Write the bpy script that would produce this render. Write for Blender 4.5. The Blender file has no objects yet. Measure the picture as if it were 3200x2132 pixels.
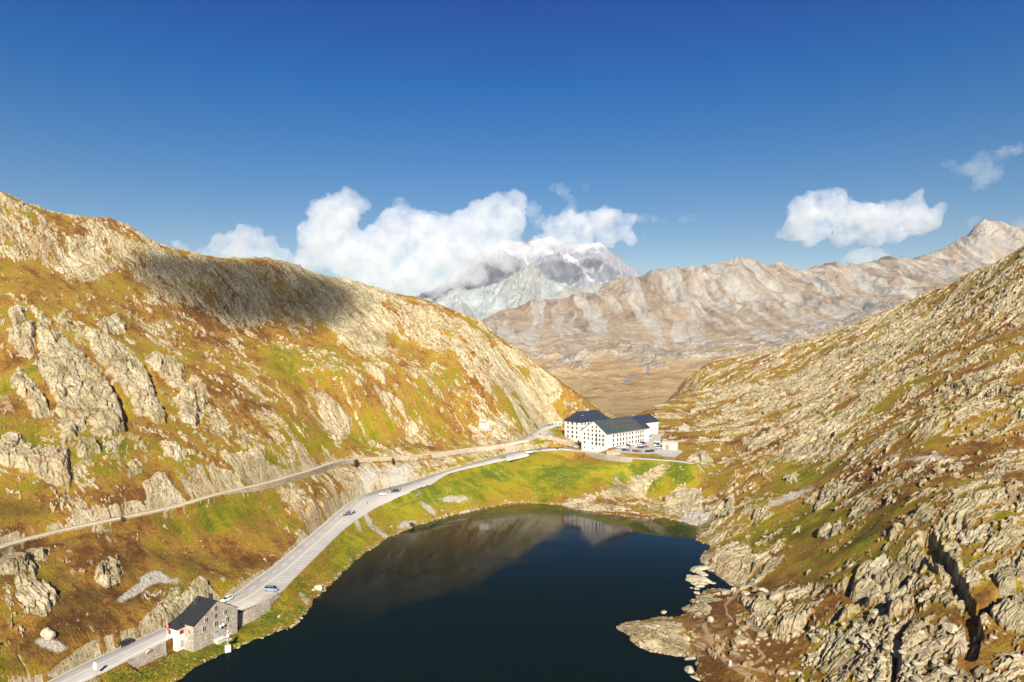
import bpy, bmesh, math, random
import numpy as np
from mathutils import Vector, Matrix

# ------------------------------------------------------------------ camera, sky, sun, exposure
S = bpy.context.scene
F = 2133.0            # focal length in photograph pixels (24 mm on a 36 mm frame, 3200 px wide)
CAMZ = 100.0          # height of the camera above the lake
cam_d = bpy.data.cameras.new("camera")
cam = bpy.data.objects.new("camera", cam_d)
S.collection.objects.link(cam)
cam.location = (0, 0, CAMZ)
cam.rotation_euler = (math.radians(90), 0, 0)
cam_d.sensor_width = 36.0
cam_d.lens = 24.0
cam_d.clip_start = 1.0
cam_d.clip_end = 60000.0
S.camera = cam
S.render.resolution_x = 1024
S.render.resolution_y = 682

SUN_EL, SUN_AZ = math.radians(31.0), math.radians(3.0)     # sun stands behind the camera
sun_dir = Vector((math.sin(SUN_AZ) * math.cos(SUN_EL), -math.cos(SUN_AZ) * math.cos(SUN_EL), math.sin(SUN_EL)))
sl = bpy.data.lights.new("sun", 'SUN')
sl.energy = 4.9
sl.angle = math.radians(0.5)
sl.color = (1.0, 0.90, 0.74)
so = bpy.data.objects.new("sun", sl)
S.collection.objects.link(so)
so.rotation_euler = sun_dir.to_track_quat('Z', 'Y').to_euler()

W = bpy.data.worlds.new("World")
S.world = W
W.use_nodes = True
wn, wl = W.node_tree.nodes, W.node_tree.links
wn.clear()
wo = wn.new('ShaderNodeOutputWorld')
bg = wn.new('ShaderNodeBackground')
sky = wn.new('ShaderNodeTexSky')
sky.sky_type = 'NISHITA'
sky.sun_disc = False
sky.sun_elevation = SUN_EL
sky.sun_rotation = math.pi - SUN_AZ
sky.altitude = 2500
sky.air_density = 1.0
sky.dust_density = 0.3
sky.ozone_density = 2.5
SKY_STOPS = [(0.1, (1.4, 0.98, 0.74)), (0.142, (1.2, 0.9, 0.74)), (0.238, (0.66, 0.8, 0.84)), (0.349, (0.078, 0.65, 0.949)), (0.447, (0.0, 0.416, 0.936))]
hs = wn.new('ShaderNodeHueSaturation')
hs.inputs['Saturation'].default_value = 1.25
wl.new(sky.outputs[0], hs.inputs['Color'])
# clear high-altitude air: deepen the blue with elevation
wtc = wn.new('ShaderNodeTexCoord'); wsx = wn.new('ShaderNodeSeparateXYZ'); wrp = wn.new('ShaderNodeValToRGB'); wmx = wn.new('ShaderNodeMix')
wl.new(wtc.outputs['Generated'], wsx.inputs[0]); wl.new(wsx.outputs['Z'], wrp.inputs[0])
e_ = wrp.color_ramp.elements
e_[0].position = 0.0; e_[0].color = (1.5, 1.05, 0.74, 1); e_[1].position = 1.0; e_[1].color = (0.02, 0.10, 0.25, 1)
for p_, c_ in SKY_STOPS:
    k_ = e_.new(p_); k_.color = (*c_, 1)
wmx.data_type = 'RGBA'; wmx.blend_type = 'MULTIPLY'; wmx.inputs[0].default_value = 1.0
wl.new(hs.outputs[0], wmx.inputs[6]); wl.new(wrp.outputs[0], wmx.inputs[7]); wl.new(wmx.outputs[2], bg.inputs[0])
bg.inputs[1].default_value = 0.056
wl.new(bg.outputs[0], wo.inputs[0])

S.view_settings.view_transform = 'Standard'
S.view_settings.look = 'None'
S.view_settings.gamma = 1.0
S.view_settings.exposure = 0.98
S.cycles.use_denoising = True
S.cycles.max_bounces = 6
S.cycles.diffuse_bounces = 2
S.cycles.glossy_bounces = 3
S.cycles.transparent_max_bounces = 16
S.cycles.volume_bounces = 5
S.cycles.caustics_reflective = False
S.cycles.caustics_refractive = False

rng = random.Random(7)
COL = S.collection

# ------------------------------------------------------------------ helpers
def PX(u, v, z):
    """photograph pixel + height -> world point"""
    Y = (CAMZ - z) * F / (v - 1066.0)
    return ((u - 1600.0) / F * Y, Y, z)

def PY(u, v, Y):
    return ((u - 1600.0) / F * Y, Y, CAMZ - (v - 1066.0) / F * Y)

def tag(o, label=None, cat=None, group=None, kind=None):
    if label: o['label'] = label
    if cat: o['category'] = cat
    if group: o['group'] = group
    if kind: o['kind'] = kind
    return o

def fast_mesh(name, co, quads, smooth=True):
    me = bpy.data.meshes.new(name)
    me.vertices.add(len(co))
    me.vertices.foreach_set('co', np.ascontiguousarray(co, dtype=np.float32).ravel())
    n = len(quads); k = quads.shape[1]
    me.loops.add(n * k)
    me.polygons.add(n)
    me.polygons.foreach_set('loop_start', np.arange(0, n * k, k, dtype=np.int32))
    me.loops.foreach_set('vertex_index', np.ascontiguousarray(quads, dtype=np.int32).ravel())
    me.polygons.foreach_set('use_smooth', np.full(n, smooth, dtype=bool))
    me.update(calc_edges=True)
    return me

def attr(me, name, arr):
    a = me.attributes.new(name, 'FLOAT_COLOR', 'POINT')
    a.data.foreach_set('color', np.ascontiguousarray(arr, dtype=np.float32).ravel())

# ---- numpy noise
def _h(ix, iy, seed):
    h = (ix.astype(np.int64) * 374761393 + iy.astype(np.int64) * 668265263 + seed * 1442695041) & 0xFFFFFFFF
    h = ((h ^ (h >> 13)) * 1274126177) & 0xFFFFFFFF
    h ^= h >> 16
    return (h & 0xFFFFFF).astype(np.float32) / np.float32(0xFFFFFF)

def noise(x, y, seed=0):
    """gradient noise, about -1..1"""
    x0 = np.floor(x); y0 = np.floor(y)
    fx = (x - x0).astype(np.float32); fy = (y - y0).astype(np.float32)
    ux = fx * fx * fx * (fx * (fx * 6 - 15) + 10); uy = fy * fy * fy * (fy * (fy * 6 - 15) + 10)
    r = []
    for dy in (0, 1):
        for dx in (0, 1):
            a = _h(x0 + dx, y0 + dy, seed) * np.float32(6.2831853)
            r.append(np.cos(a) * (fx - dx) + np.sin(a) * (fy - dy))
    return ((r[0] * (1 - ux) + r[1] * ux) * (1 - uy) + (r[2] * (1 - ux) + r[3] * ux) * uy) * np.float32(1.5)

def fbm(x, y, octv=4, seed=0, gain=0.5, lac=2.03):
    t = np.zeros(np.shape(x), np.float32); a = 1.0; s = 0.0
    for i in range(octv):
        t += a * noise(x, y, seed + i * 17); s += a
        x = x * lac + 13.7; y = y * lac + 7.1; a *= gain
    return t / s

def ridged(x, y, octv=4, seed=0, gain=0.5):
    t = np.zeros(np.shape(x), np.float32); a = 1.0; s = 0.0
    for i in range(octv):
        t += a * (1 - np.abs(noise(x, y, seed + i * 31)) * 1.6); s += a
        x = x * 2.1 + 3.7; y = y * 2.1 + 9.1; a *= gain
    return t / s

def cells(x, y, seed=0, tilt=1.0):
    """cracked blocks: each cell is a tilted facet; returns height, edge distance"""
    ix = np.floor(x); iy = np.floor(y)
    f1 = np.full(x.shape, 9.0, np.float32); f2 = f1.copy(); hh = np.zeros(x.shape, np.float32)
    for dy in (-1, 0, 1):
        for dx in (-1, 0, 1):
            cx = ix + dx; cy = iy + dy
            px = (cx + _h(cx, cy, seed)).astype(np.float32); py = (cy + _h(cx, cy, seed + 1)).astype(np.float32)
            ddx = (x - px).astype(np.float32); ddy = (y - py).astype(np.float32)
            d = np.maximum(np.abs(ddx) * 0.85 + np.abs(ddy) * 0.35, np.abs(ddy) * 0.95)
            hv = _h(cx, cy, seed + 2) * 0.9 + tilt * (ddx * (_h(cx, cy, seed + 3) - 0.5) + ddy * (_h(cx, cy, seed + 4) - 0.3)) * 1.5
            m = d < f1
            f2 = np.where(m, f1, np.minimum(f2, d))
            hh = np.where(m, hv, hh)
            f1 = np.where(m, d, f1)
    return hh, f2 - f1

def sst(a, b, x):
    t = np.clip((x - a) / (b - a), 0, 1)
    return t * t * (3 - 2 * t)

class RBF:
    def __init__(self, pts, smooth=0.0, c=8.0):
        P = np.array(pts, float)
        self.c = c; self.xy = P[:, :2]
        n = len(P)
        A = np.sqrt(((self.xy[:, None] - self.xy[None]) ** 2).sum(-1) + c * c)
        A = -A
        A[np.arange(n), np.arange(n)] += smooth
        M = np.zeros((n + 3, n + 3)); M[:n, :n] = A; M[:n, n] = 1; M[:n, n + 1:] = self.xy * 0.01
        M[n, :n] = 1; M[n + 1:, :n] = self.xy.T * 0.01
        b = np.zeros(n + 3); b[:n] = P[:, 2]
        self.w = np.linalg.lstsq(M, b, rcond=None)[0]
    def __call__(self, x, y):
        sh = x.shape; x = x.ravel(); y = y.ravel(); out = np.zeros(len(x))
        n = len(self.xy)
        for i in range(0, len(x), 20000):
            xs = x[i:i + 20000]; ys = y[i:i + 20000]
            d = np.sqrt((xs[:, None] - self.xy[None, :, 0]) ** 2 + (ys[:, None] - self.xy[None, :, 1]) ** 2 + self.c ** 2)
            out[i:i + 20000] = -d @ self.w[:n] + self.w[n] + xs * 0.01 * self.w[n + 1] + ys * 0.01 * self.w[n + 2]
        return out.reshape(sh)

def poly_sd(x, y, poly, closed=True):
    """distance to polyline (>0 outside / <0 inside when closed)"""
    P = np.array(poly, np.float32); d = np.full(x.shape, 1e9, np.float32); ins = np.zeros(x.shape, bool)
    n = len(P)
    for i in range(n if closed else n - 1):
        a = P[i]; b = P[(i + 1) % n]
        e = b - a; L = float(e @ e) + 1e-9
        t = np.clip(((x - a[0]) * e[0] + (y - a[1]) * e[1]) / L, 0, 1)
        d = np.minimum(d, (x - a[0] - t * e[0]) ** 2 + (y - a[1] - t * e[1]) ** 2)
        if closed:
            c = (a[1] > y) != (b[1] > y)
            with np.errstate(divide='ignore', invalid='ignore'):
                xi = (b[0] - a[0]) * (y - a[1]) / (b[1] - a[1] + 1e-12) + a[0]
            ins ^= c & (x < xi)
    d = np.sqrt(d)
    return np.where(ins, -d, d) if closed else d

def line_info(x, y, L):
    """for a polyline L of (x,y,z,left,right): signed offset (left positive), z, half widths, arclength"""
    L = np.array(L, np.float32)
    best = np.full(x.shape, 1e9, np.float32); off = best.copy()
    zz = np.zeros(x.shape, np.float32); hl = zz.copy(); hr = zz.copy(); ss = zz.copy(); s0 = 0.0
    for i in range(len(L) - 1):
        a = L[i]; b = L[i + 1]; e = b[:2] - a[:2]; ln = float(np.hypot(*e))
        t = np.clip(((x - a[0]) * e[0] + (y - a[1]) * e[1]) / (ln * ln), 0, 1)
        dx = x - a[0] - t * e[0]; dy = y - a[1] - t * e[1]
        d = dx * dx + dy * dy
        m = d < best
        best = np.where(m, d, best)
        sg = np.where(e[0] * dy - e[1] * dx >= 0, 1.0, -1.0).astype(np.float32)
        off = np.where(m, np.sqrt(d) * sg, off)
        zz = np.where(m, a[2] + t * (b[2] - a[2]), zz)
        hl = np.where(m, a[3] + t * (b[3] - a[3]), hl)
        hr = np.where(m, a[4] + t * (b[4] - a[4]), hr)
        ss = np.where(m, s0 + t * ln, ss)
        s0 += ln
    return off, zz, hl, hr, ss

def smooth_line(pts, step=4.0):
    """Catmull-Rom resample of rows of numbers, first two are x,y"""
    P = np.array(pts, float); out = []
    for i in range(len(P) - 1):
        p0 = P[max(i - 1, 0)]; p1 = P[i]; p2 = P[i + 1]; p3 = P[min(i + 2, len(P) - 1)]
        n = max(1, int(np.hypot(*(p2 - p1)[:2]) / step))
        for k in range(n):
            t = k / n
            out.append(0.5 * ((2 * p1) + (-p0 + p2) * t + (2 * p0 - 5 * p1 + 4 * p2 - p3) * t * t + (-p0 + 3 * p1 - 3 * p2 + p3) * t ** 3))
    out.append(P[-1])
    return np.array(out)

# ---- shader helpers
class NT:
    def __init__(self, name):
        self.m = bpy.data.materials.new(name); self.m.use_nodes = True
        self.t = self.m.node_tree; self.t.nodes.clear()
        self.out = self.t.nodes.new('ShaderNodeOutputMaterial')
        self.b = self.t.nodes.new('ShaderNodeBsdfPrincipled')
        self.t.links.new(self.b.outputs[0], self.out.inputs[0])
    def n(self, ty, **kw):
        nd = self.t.nodes.new(ty)
        for k, v in kw.items():
            if k.startswith('i_'): nd.inputs[k[2:]].default_value = v
            else: setattr(nd, k, v)
        return nd
    def l(self, a, b): self.t.links.new(a, b)
    def mix(self, fac, a, b, mode='MIX'):
        nd = self.t.nodes.new('ShaderNodeMix'); nd.data_type = 'RGBA'; nd.blend_type = mode
        for s, v in ((nd.inputs[0], fac), (nd.inputs[6], a), (nd.inputs[7], b)):
            if isinstance(v, bpy.types.NodeSocket): self.l(v, s)
            elif isinstance(v, (int, float)): s.default_value = v
            else: s.default_value = (*v, 1.0)
        return nd.outputs[2]
    def ramp(self, src, stops):
        nd = self.t.nodes.new('ShaderNodeValToRGB'); e = nd.color_ramp.elements
        while len(e) > 1: e.remove(e[0])
        for i, (p, c) in enumerate(stops):
            el = e[0] if i == 0 else e.new(p)
            el.position = p; el.color = (*c, 1.0) if not isinstance(c, float) else (c, c, c, 1)
        self.l(src, nd.inputs[0]); return nd.outputs[0]
    def math(self, op, a, b=0.0, clamp=False):
        nd = self.t.nodes.new('ShaderNodeMath'); nd.operation = op; nd.use_clamp = clamp
        for s, v in ((nd.inputs[0], a), (nd.inputs[1], b)):
            if isinstance(v, bpy.types.NodeSocket): self.l(v, s)
            else: s.default_value = v
        return nd.outputs[0]
    def tex(self, scale, detail=4, rough=0.6, vec=None, mapscale=None, dist=0.0):
        tc = self.n('ShaderNodeTexCoord').outputs['Object'] if vec is None else vec
        if mapscale:
            mp = self.n('ShaderNodeMapping'); mp.inputs['Scale'].default_value = mapscale; self.l(tc, mp.inputs[0]); tc = mp.outputs[0]
        nd = self.n('ShaderNodeTexNoise'); nd.inputs['Scale'].default_value = scale; nd.inputs['Detail'].default_value = detail
        nd.inputs['Roughness'].default_value = rough; nd.inputs['Distortion'].default_value = dist
        self.l(tc, nd.inputs['Vector']); return nd.outputs[0]
    def bump(self, h, strength=0.5, dist=0.3):
        nd = self.n('ShaderNodeBump'); nd.inputs['Strength'].default_value = strength; nd.inputs['Distance'].default_value = dist
        self.l(h, nd.inputs['Height']); self.l(nd.outputs[0], self.b.inputs['Normal'])
    def col(self, c):
        if isinstance(c, bpy.types.NodeSocket): self.l(c, self.b.inputs['Base Color'])
        else: self.b.inputs['Base Color'].default_value = (*c, 1)
    def rough(self, r, spec=0.3):
        self.b.inputs['Roughness'].default_value = r
        self.b.inputs['Specular IOR Level'].default_value = spec
# ------------------------------------------------------------------ roads and lake outline (world metres)
# main road: mountain-side edge and lake-side edge picked where they stand, with heights
ROAD_L = [(20,2190,3.9),(143,2132,4.1),(245,2080,4.3),(334,2040,4.5),(428,1997,4.8),(522,1956,5.1),(620,1909,5.3),(726,1858,5.6),(793,1811,5.9),(851,1770,6.3),(913,1718,6.8),(993,1651,7.5),(1048,1603,8.4),(1092,1569,9.2),(1130,1548,10.0),(1182,1532,11.1),(1258,1513,12.8),(1320,1493,14.4),(1389,1472,16.2),(1500,1440,18.6),(1588,1417,20.4),(1640,1404,21.2)]
ROAD_R = [(130,2190,3.9),(285,2121,4.1),(359,2084,4.3),(400,2062,4.5),(453,2036,4.8),(534,1992,5.1),(640,1946,5.3),(760,1915,5.6),(838,1872,5.9),(905,1822,6.3),(924,1796,6.8),(1000,1722,7.5),(1044,1674,8.4),(1089,1633,9.2),(1148,1594,10.0),(1182,1571,11.1),(1251,1541,12.8),(1320,1518,14.4),(1406,1478,16.2),(1500,1453,18.6),(1600,1430,20.4),(1652,1420,21.2)]
RL = np.array([PX(*p) for p in ROAD_L]); RR = np.array([PX(*p) for p in ROAD_R])
_rc = smooth_line(RR, 0.4)
RR = np.array([[*_rc[np.argmin(np.hypot(_rc[:, 0] - p[0], _rc[:, 1] - p[1]))][:2], p[2]] for p in RL])
ctr = (RL + RR) / 2; wid = np.hypot(*(RL - RR)[:, :2].T) / 2
MAIN = smooth_line([(c[0], c[1], c[2], w, w) for c, w in zip(ctr, wid)], 3.0)
# lakeside road in front of the hospice and its continuation
LAKE_ROAD = smooth_line([(*PX(u, v, z), w, w) for u, v, z, w in
    [(1660,1409,21.5,4.6),(1740,1402,21.9,6.5),(1800,1407,22.0,4.5),(1860,1416,22.2,2.8),(1900,1423,22.8,2.5),(1950,1428,23.5,2.5),(2000,1432,23.8,2.8),(2060,1436,24.0,3.2),(2120,1441,23.8,2.6),(2172,1449,23.3,1.8)]], 3.0)
# old road on its walled ledge
OLD = smooth_line([(*PX(u, v, z), w, w) for u, v, z, w in
    [(-120,1752,31,1.6),(27,1700,30,1.9),(177,1659,30,1.9),(381,1616,30,1.9),(544,1582,30,1.9),(680,1543,30,1.9),(843,1505,29.5,1.6),(952,1474,28.6,1.6),(1088,1435,27.0,1.7),
     (1292,1424,25.2,1.8),(1469,1400,25.2,1.9),(1560,1390,26.2,2.0),(1610,1381,27.2,3.0),(1648,1372,27.6,4.5)]], 3.0)
HAIR = smooth_line([(*PX(u, v, z), w, w) for u, v, z, w in
    [(1640,1374,27.6,4.5),(1668,1358,28.2,3.2),(1690,1345,29.4,3.2),(1715,1333,30.8,5.5),(1745,1326,31.8,6.0)]], 2.5)
ENTRY = smooth_line([(*PX(u, v, z), w, w) for u, v, z, w in
    [(1645,1373,27.6,4.5),(1675,1369,27.3,2.4),(1700,1373,26.4,2.2),(1740,1381,24.8,2.2),(1780,1389,23.3,2.6),(1812,1398,22.3,3.6)]], 2.5)
LOT = [PX(*p) for p in [(1900,1410,25.2),(1945,1415,24.9),(1975,1418,24.7),(2025,1420,24.6),(2058,1417,24.6),(2075,1427,24.2),(2110,1430,24.1),(2135,1412,24.6),
                        (2125,1407,25.0),(2070,1404,25.2),(2062,1378,26.0),(2064,1362,26.6),(2078,1358,27),(2040,1356,27.2),(2030,1368,26.6),(2027,1380,26.2),(1960,1396,25.8)]]

SHORE = [(330,2250),(440,2190),(556,2124),(640,2072),(721,2032),(800,2000),(870,1972),(925,1957),(955,1915),(979,1879),(1040,1822),(1074,1784),(1142,1727),(1210,1682),(1278,1652),(1345,1629),
         (1414,1611),(1500,1592),(1591,1574),(1660,1571),(1754,1577),(1800,1592),(1850,1597),(1905,1610),(1958,1614),(2030,1620),(2081,1618),(2140,1634),(2188,1646),(2178,1660),(2180,1690),(2222,1704),
         (2222,1712),(2196,1734),(2190,1752),(2200,1775),(2240,1795),(2262,1822),(2310,1838),(2310,1848),(2260,1848),(2225,1842),(2190,1852),(2180,1870),(2158,1880),(2195,1884),(2170,1892),(2135,1902),(2142,1925),(2120,1934),
         (2080,1934),(2060,1930),(2000,1944),(1945,1950),(1922,1958),(1945,1975),(1965,2000),(2000,2025),(2060,2040),(2130,2052),(2150,2050),(2165,2062),(2172,2085),(2172,2110),(2190,2140),(2230,2240),(2300,2500),(2100,2900),(500,2900),(250,2600)]
LAKE = [PX(u, v, 0.0)[:2] for u, v in SHORE]

# ------------------------------------------------------------------ base heights
def resamp0(P, n):
    P = np.array(P, float); s = np.r_[0, np.cumsum(np.hypot(*np.diff(P[:, :2], axis=0).T))]; t = np.linspace(0, s[-1], n)
    return np.stack([np.interp(t, s, P[:, i]) for i in range(P.shape[1])], 1)
ctl = []
for p in MAIN[::4]: ctl.append((p[0], p[1], p[2]))
for p in LAKE_ROAD[::3]: ctl.append((p[0], p[1], p[2]))
for p in OLD[::4]: ctl.append((p[0], p[1], p[2]))
for p in HAIR[::4]: ctl.append((p[0], p[1], p[2]))
for p in ENTRY[::4]: ctl.append((p[0], p[1], p[2]))
for p in LOT[::2]: ctl.append((p[0], p[1], p[2]))
LK = resamp0(LAKE[:-4], 90)
for x, y in LK: ctl.append((x, y, 0.4))
for u, v in [(900,2100),(1300,1900),(1500,1700),(1700,1650),(1900,1750),(1500,2100),(2000,1850),(1800,2050),(1100,2000),(1400,2600),(2050,1680)]: ctl.append((*PX(u, v, 0)[:2], -6))
RIDGE_L = [(-700,430,470),(-450,500,480),(-200,560,490),(0,603,500),(60,632,505),(120,655,512),(240,680,530),(350,682,550),(380,705,555),(430,722,565),(500,768,575),(560,785,580),(640,805,590),(780,808,600),(850,808,608),(900,822,612),(960,850,620),(1030,872,625),(1080,874,630),(1160,900,635),
           (1300,927,640),(1400,962,635),(1500,1012,625),(1600,1082,610),(1650,1125,600),(1700,1168,592),(1750,1217,585),(1790,1250,580),(1835,1282,575),(1880,1302,575)]
for u, v, Y in RIDGE_L:
    x, y, z = PY(u, v, Y); ctl.append((x, y, z))
    for dY, dz in ((70, -22), (230, -110), (600, -170)):
        zz = max(z + dz, -20 - dY * 0.02)
        ctl.append((x * (Y + dY) / Y, Y + dY, zz))
for t in [(0,1000,380),(0,800,440),(300,850,480),(0,1300,310),(0,1500,270),(300,1000,420),(300,1300,330),(300,1480,285),(600,1020,480),(820,1035,525),(950,1000,550),(600,1300,360),(600,1450,315),(900,1200,450),(900,1350,395),
          (1100,1000,560),(1100,1200,480),(1100,1350,458),(1300,1100,560),(1300,1250,500),(1300,1370,472),(1500,1180,540),(1500,1300,510),(1500,1365,500),(1650,1250,560),(1650,1310,535),(1720,1300,565),(1760,1285,580),(1690,1260,572),
          (200,1800,225),(400,1780,242),(100,1950,203),(-50,2100,180),(300,1940,213),(600,1700,278),(800,1600,322),(1000,1520,370),(0,2132,176),(-300,1900,200),(-300,1600,228),(-300,1200,340),(-300,2200,165),(-500,2100,165),(-700,1500,240),(-700,1000,340),
          (1200,1470,422),(1400,1432,455),(560,1850,242),(450,1900,228),(700,1770,268)]: ctl.append(PY(*t))
for t in [(1300,1590,6),(1450,1540,9),(1600,1500,10),(1700,1500,11),(1850,1500,11),(2000,1520,9),(1000,1760,4),(860,1900,2.8),(700,2010,1.2),(620,2048,1.5),(560,2060,1.6),(480,2090,1.8),(400,2110,2.4),(800,1945,2.0),
          (1140,1680,4.5)]: ctl.append(PX(*t))
RIDGE_R = [(2035,1292,640),(2070,1262,690),(2110,1235,720),(2150,1180,820),(2200,1142,850),(2315,1117,860),(2430,1089,860),(2602,1043,850),(2717,1008,840),(2889,934,800),(2963,905,760),(3061,842,680),(3200,767,600),(3350,700,580),(3600,600,560)]
for u, v, Y in RIDGE_R:
    x, y, z = PY(u, v, Y); ctl.append((x, y, z))
    for dY, dz in ((90, -14), (260, -70)):
        ctl.append((x * (Y + dY) / Y, Y + dY, max(z + dz, -20)))
for t in [(3200,2132,150),(3500,2132,150),(3500,1600,200),(3500,1066,380),(3200,1700,200),(3200,1400,285),(3200,1066,405),(3200,900,500),(2700,2132,175),(2900,1900,185),(2700,1700,240),(2700,1550,290),(2700,1400,350),(2700,1200,520),(2700,1080,650),
          (2950,1550,240),(2950,1300,330),(2950,1100,480),(2950,980,620),(2400,1900,233),(2450,2100,198),(2300,2080,200),(2250,1950,228),(2400,1760,280),(2500,1620,320),(2300,1600,352),(2300,1480,412),(2300,1400,465),(2300,1300,590),(2300,1200,720),(2500,1450,390),
          (2500,1300,500),(2500,1150,700),(2200,1330,575),(2150,1350,560),(2120,1345,545),(2080,1330,590),(2200,1420,460),(2200,1470,430),(2120,1500,432),(2200,1560,402),(2100,1570,412),(2050,1540,425),(2150,1250,700),(2100,1932,241),(2040,1992,226),(2600,1850,222)]: ctl.append(PY(*t))
for t in [(1740,1340,31),(1700,1364,28.5),(1740,1372,27),(1750,1358,29.5),(1770,1378,24.8)]: ctl.append(PX(*t))
ctl += [(50,520,25),(60,540,26),(90,560,26),(100,540,26),(60,500,24),(90,520,26),(80,490,25)]
base_f = RBF(ctl, smooth=1.2, c=6.0)

# grid in (s = x / y, y): rows closer together near the camera
NS, NY = 1600, 1850
Y0, Y1 = 128.0, 1150.0
sv = np.linspace(-0.86, 0.86, NS); yv = Y0 * (Y1 / Y0) ** np.linspace(0, 1, NY)
cs = np.linspace(-0.86, 0.86, 260); cy = Y0 * (Y1 / Y0) ** np.linspace(0, 1, 300)
CS, CY = np.meshgrid(cs, cy)
CZ = base_f(CS * CY, CY)
def grid_eval(G, s, y, s_lo=-0.86, s_hi=0.86, y_lo=Y0, y_hi=Y1):
    ny, ns = G.shape
    a = np.clip((s - s_lo) / (s_hi - s_lo) * (ns - 1), 0, ns - 1.001)
    b = np.clip(np.log(y / y_lo) / math.log(y_hi / y_lo) * (ny - 1), 0, ny - 1.001)
    i = a.astype(int); j = b.astype(int); fa = a - i; fb = b - j
    return (G[j, i] * (1 - fa) + G[j, i + 1] * fa) * (1 - fb) + (G[j + 1, i] * (1 - fa) + G[j + 1, i + 1] * fa) * fb
SG, YG = np.meshgrid(sv, yv)
sg = SG.ravel(); Y = YG.ravel(); X = sg * Y
Z = grid_eval(CZ, sg, Y)
X = X.astype(np.float32); Y = Y.astype(np.float32); Z = Z.astype(np.float32)
U = (1600 + F * X / Y).astype(np.float32); V = (1066 + (CAMZ - Z) / Y * F).astype(np.float32)

def zoompoly(pts, sc, ox, oy): return [(ox + x / sc, oy + y / sc) for x, y in pts]

def paint(blobs, warp=0.0):
    t = np.zeros(U.shape, np.float32)
    for (u, v, ru, rv, ang, val) in blobs:
        c, s_ = math.cos(math.radians(ang)), math.sin(math.radians(ang))
        m = (np.abs(U - u) < 2.6 * max(ru, rv)) & (np.abs(V - v) < 2.6 * max(ru, rv))
        du = U[m] - u; dv = V[m] - v
        a = (du * c + dv * s_) / ru; b = (-du * s_ + dv * c) / rv
        t[m] += val * np.exp(-(a * a + b * b))
    return t

# --- distance fields
def near(L, R=70):
    L = np.array(L); return (X > L[:, 0].min() - R) & (X < L[:, 0].max() + R) & (Y > L[:, 1].min() - R) & (Y < L[:, 1].max() + R)
lake_d = np.full(X.shape, 200.0, np.float32)
m = (Y < 520) & (X > -320) & (X < 300)
wob = noise(X[m] / 3.0, Y[m] / 3.0, 5) * 0.8 + noise(X[m] / 9.0, Y[m] / 9.0, 6) * 1.2
lake_d[m] = poly_sd(X[m], Y[m], LAKE) + wob

keep = np.ones(X.shape, np.float32)       # where natural relief is allowed
right = (X > 0.255 * Y + 8 + noise(X / 16, Y / 16, 8) * 9)
leftm = ~right
# --- large relief
far = sst(150, 500, Y)
Z += keep * (fbm(X / 70, Y / 70, 3, 11) * 5.0) * sst(4, 45, lake_d)

# --- rock distribution
ang_l = math.atan2(-0.62, 0.78); ang_r = math.atan2(0.35, 0.94)
wx = fbm(X / 30, Y / 30, 2, 40) * 6; wy = fbm(X / 30, Y / 30, 2, 41) * 6
ca = np.where(right, math.cos(ang_r), math.cos(ang_l)).astype(np.float32); sa = np.where(right, math.sin(ang_r), math.sin(ang_l)).astype(np.float32)
A = (X + wx) * ca + (Y + wy) * sa
B = -(X + wx) * sa + (Y + wy) * ca
rn = fbm(A / 60, B / 20, 4, 3) * 0.75 + fbm(A / 14, B / 6, 3, 9, gain=0.6) * 0.75
rn += fbm(A / 5.0, B / 1.8, 3, 19, gain=0.7) * 0.60
bias = np.where(right, -0.02, -0.16).astype(np.float32)
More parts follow.
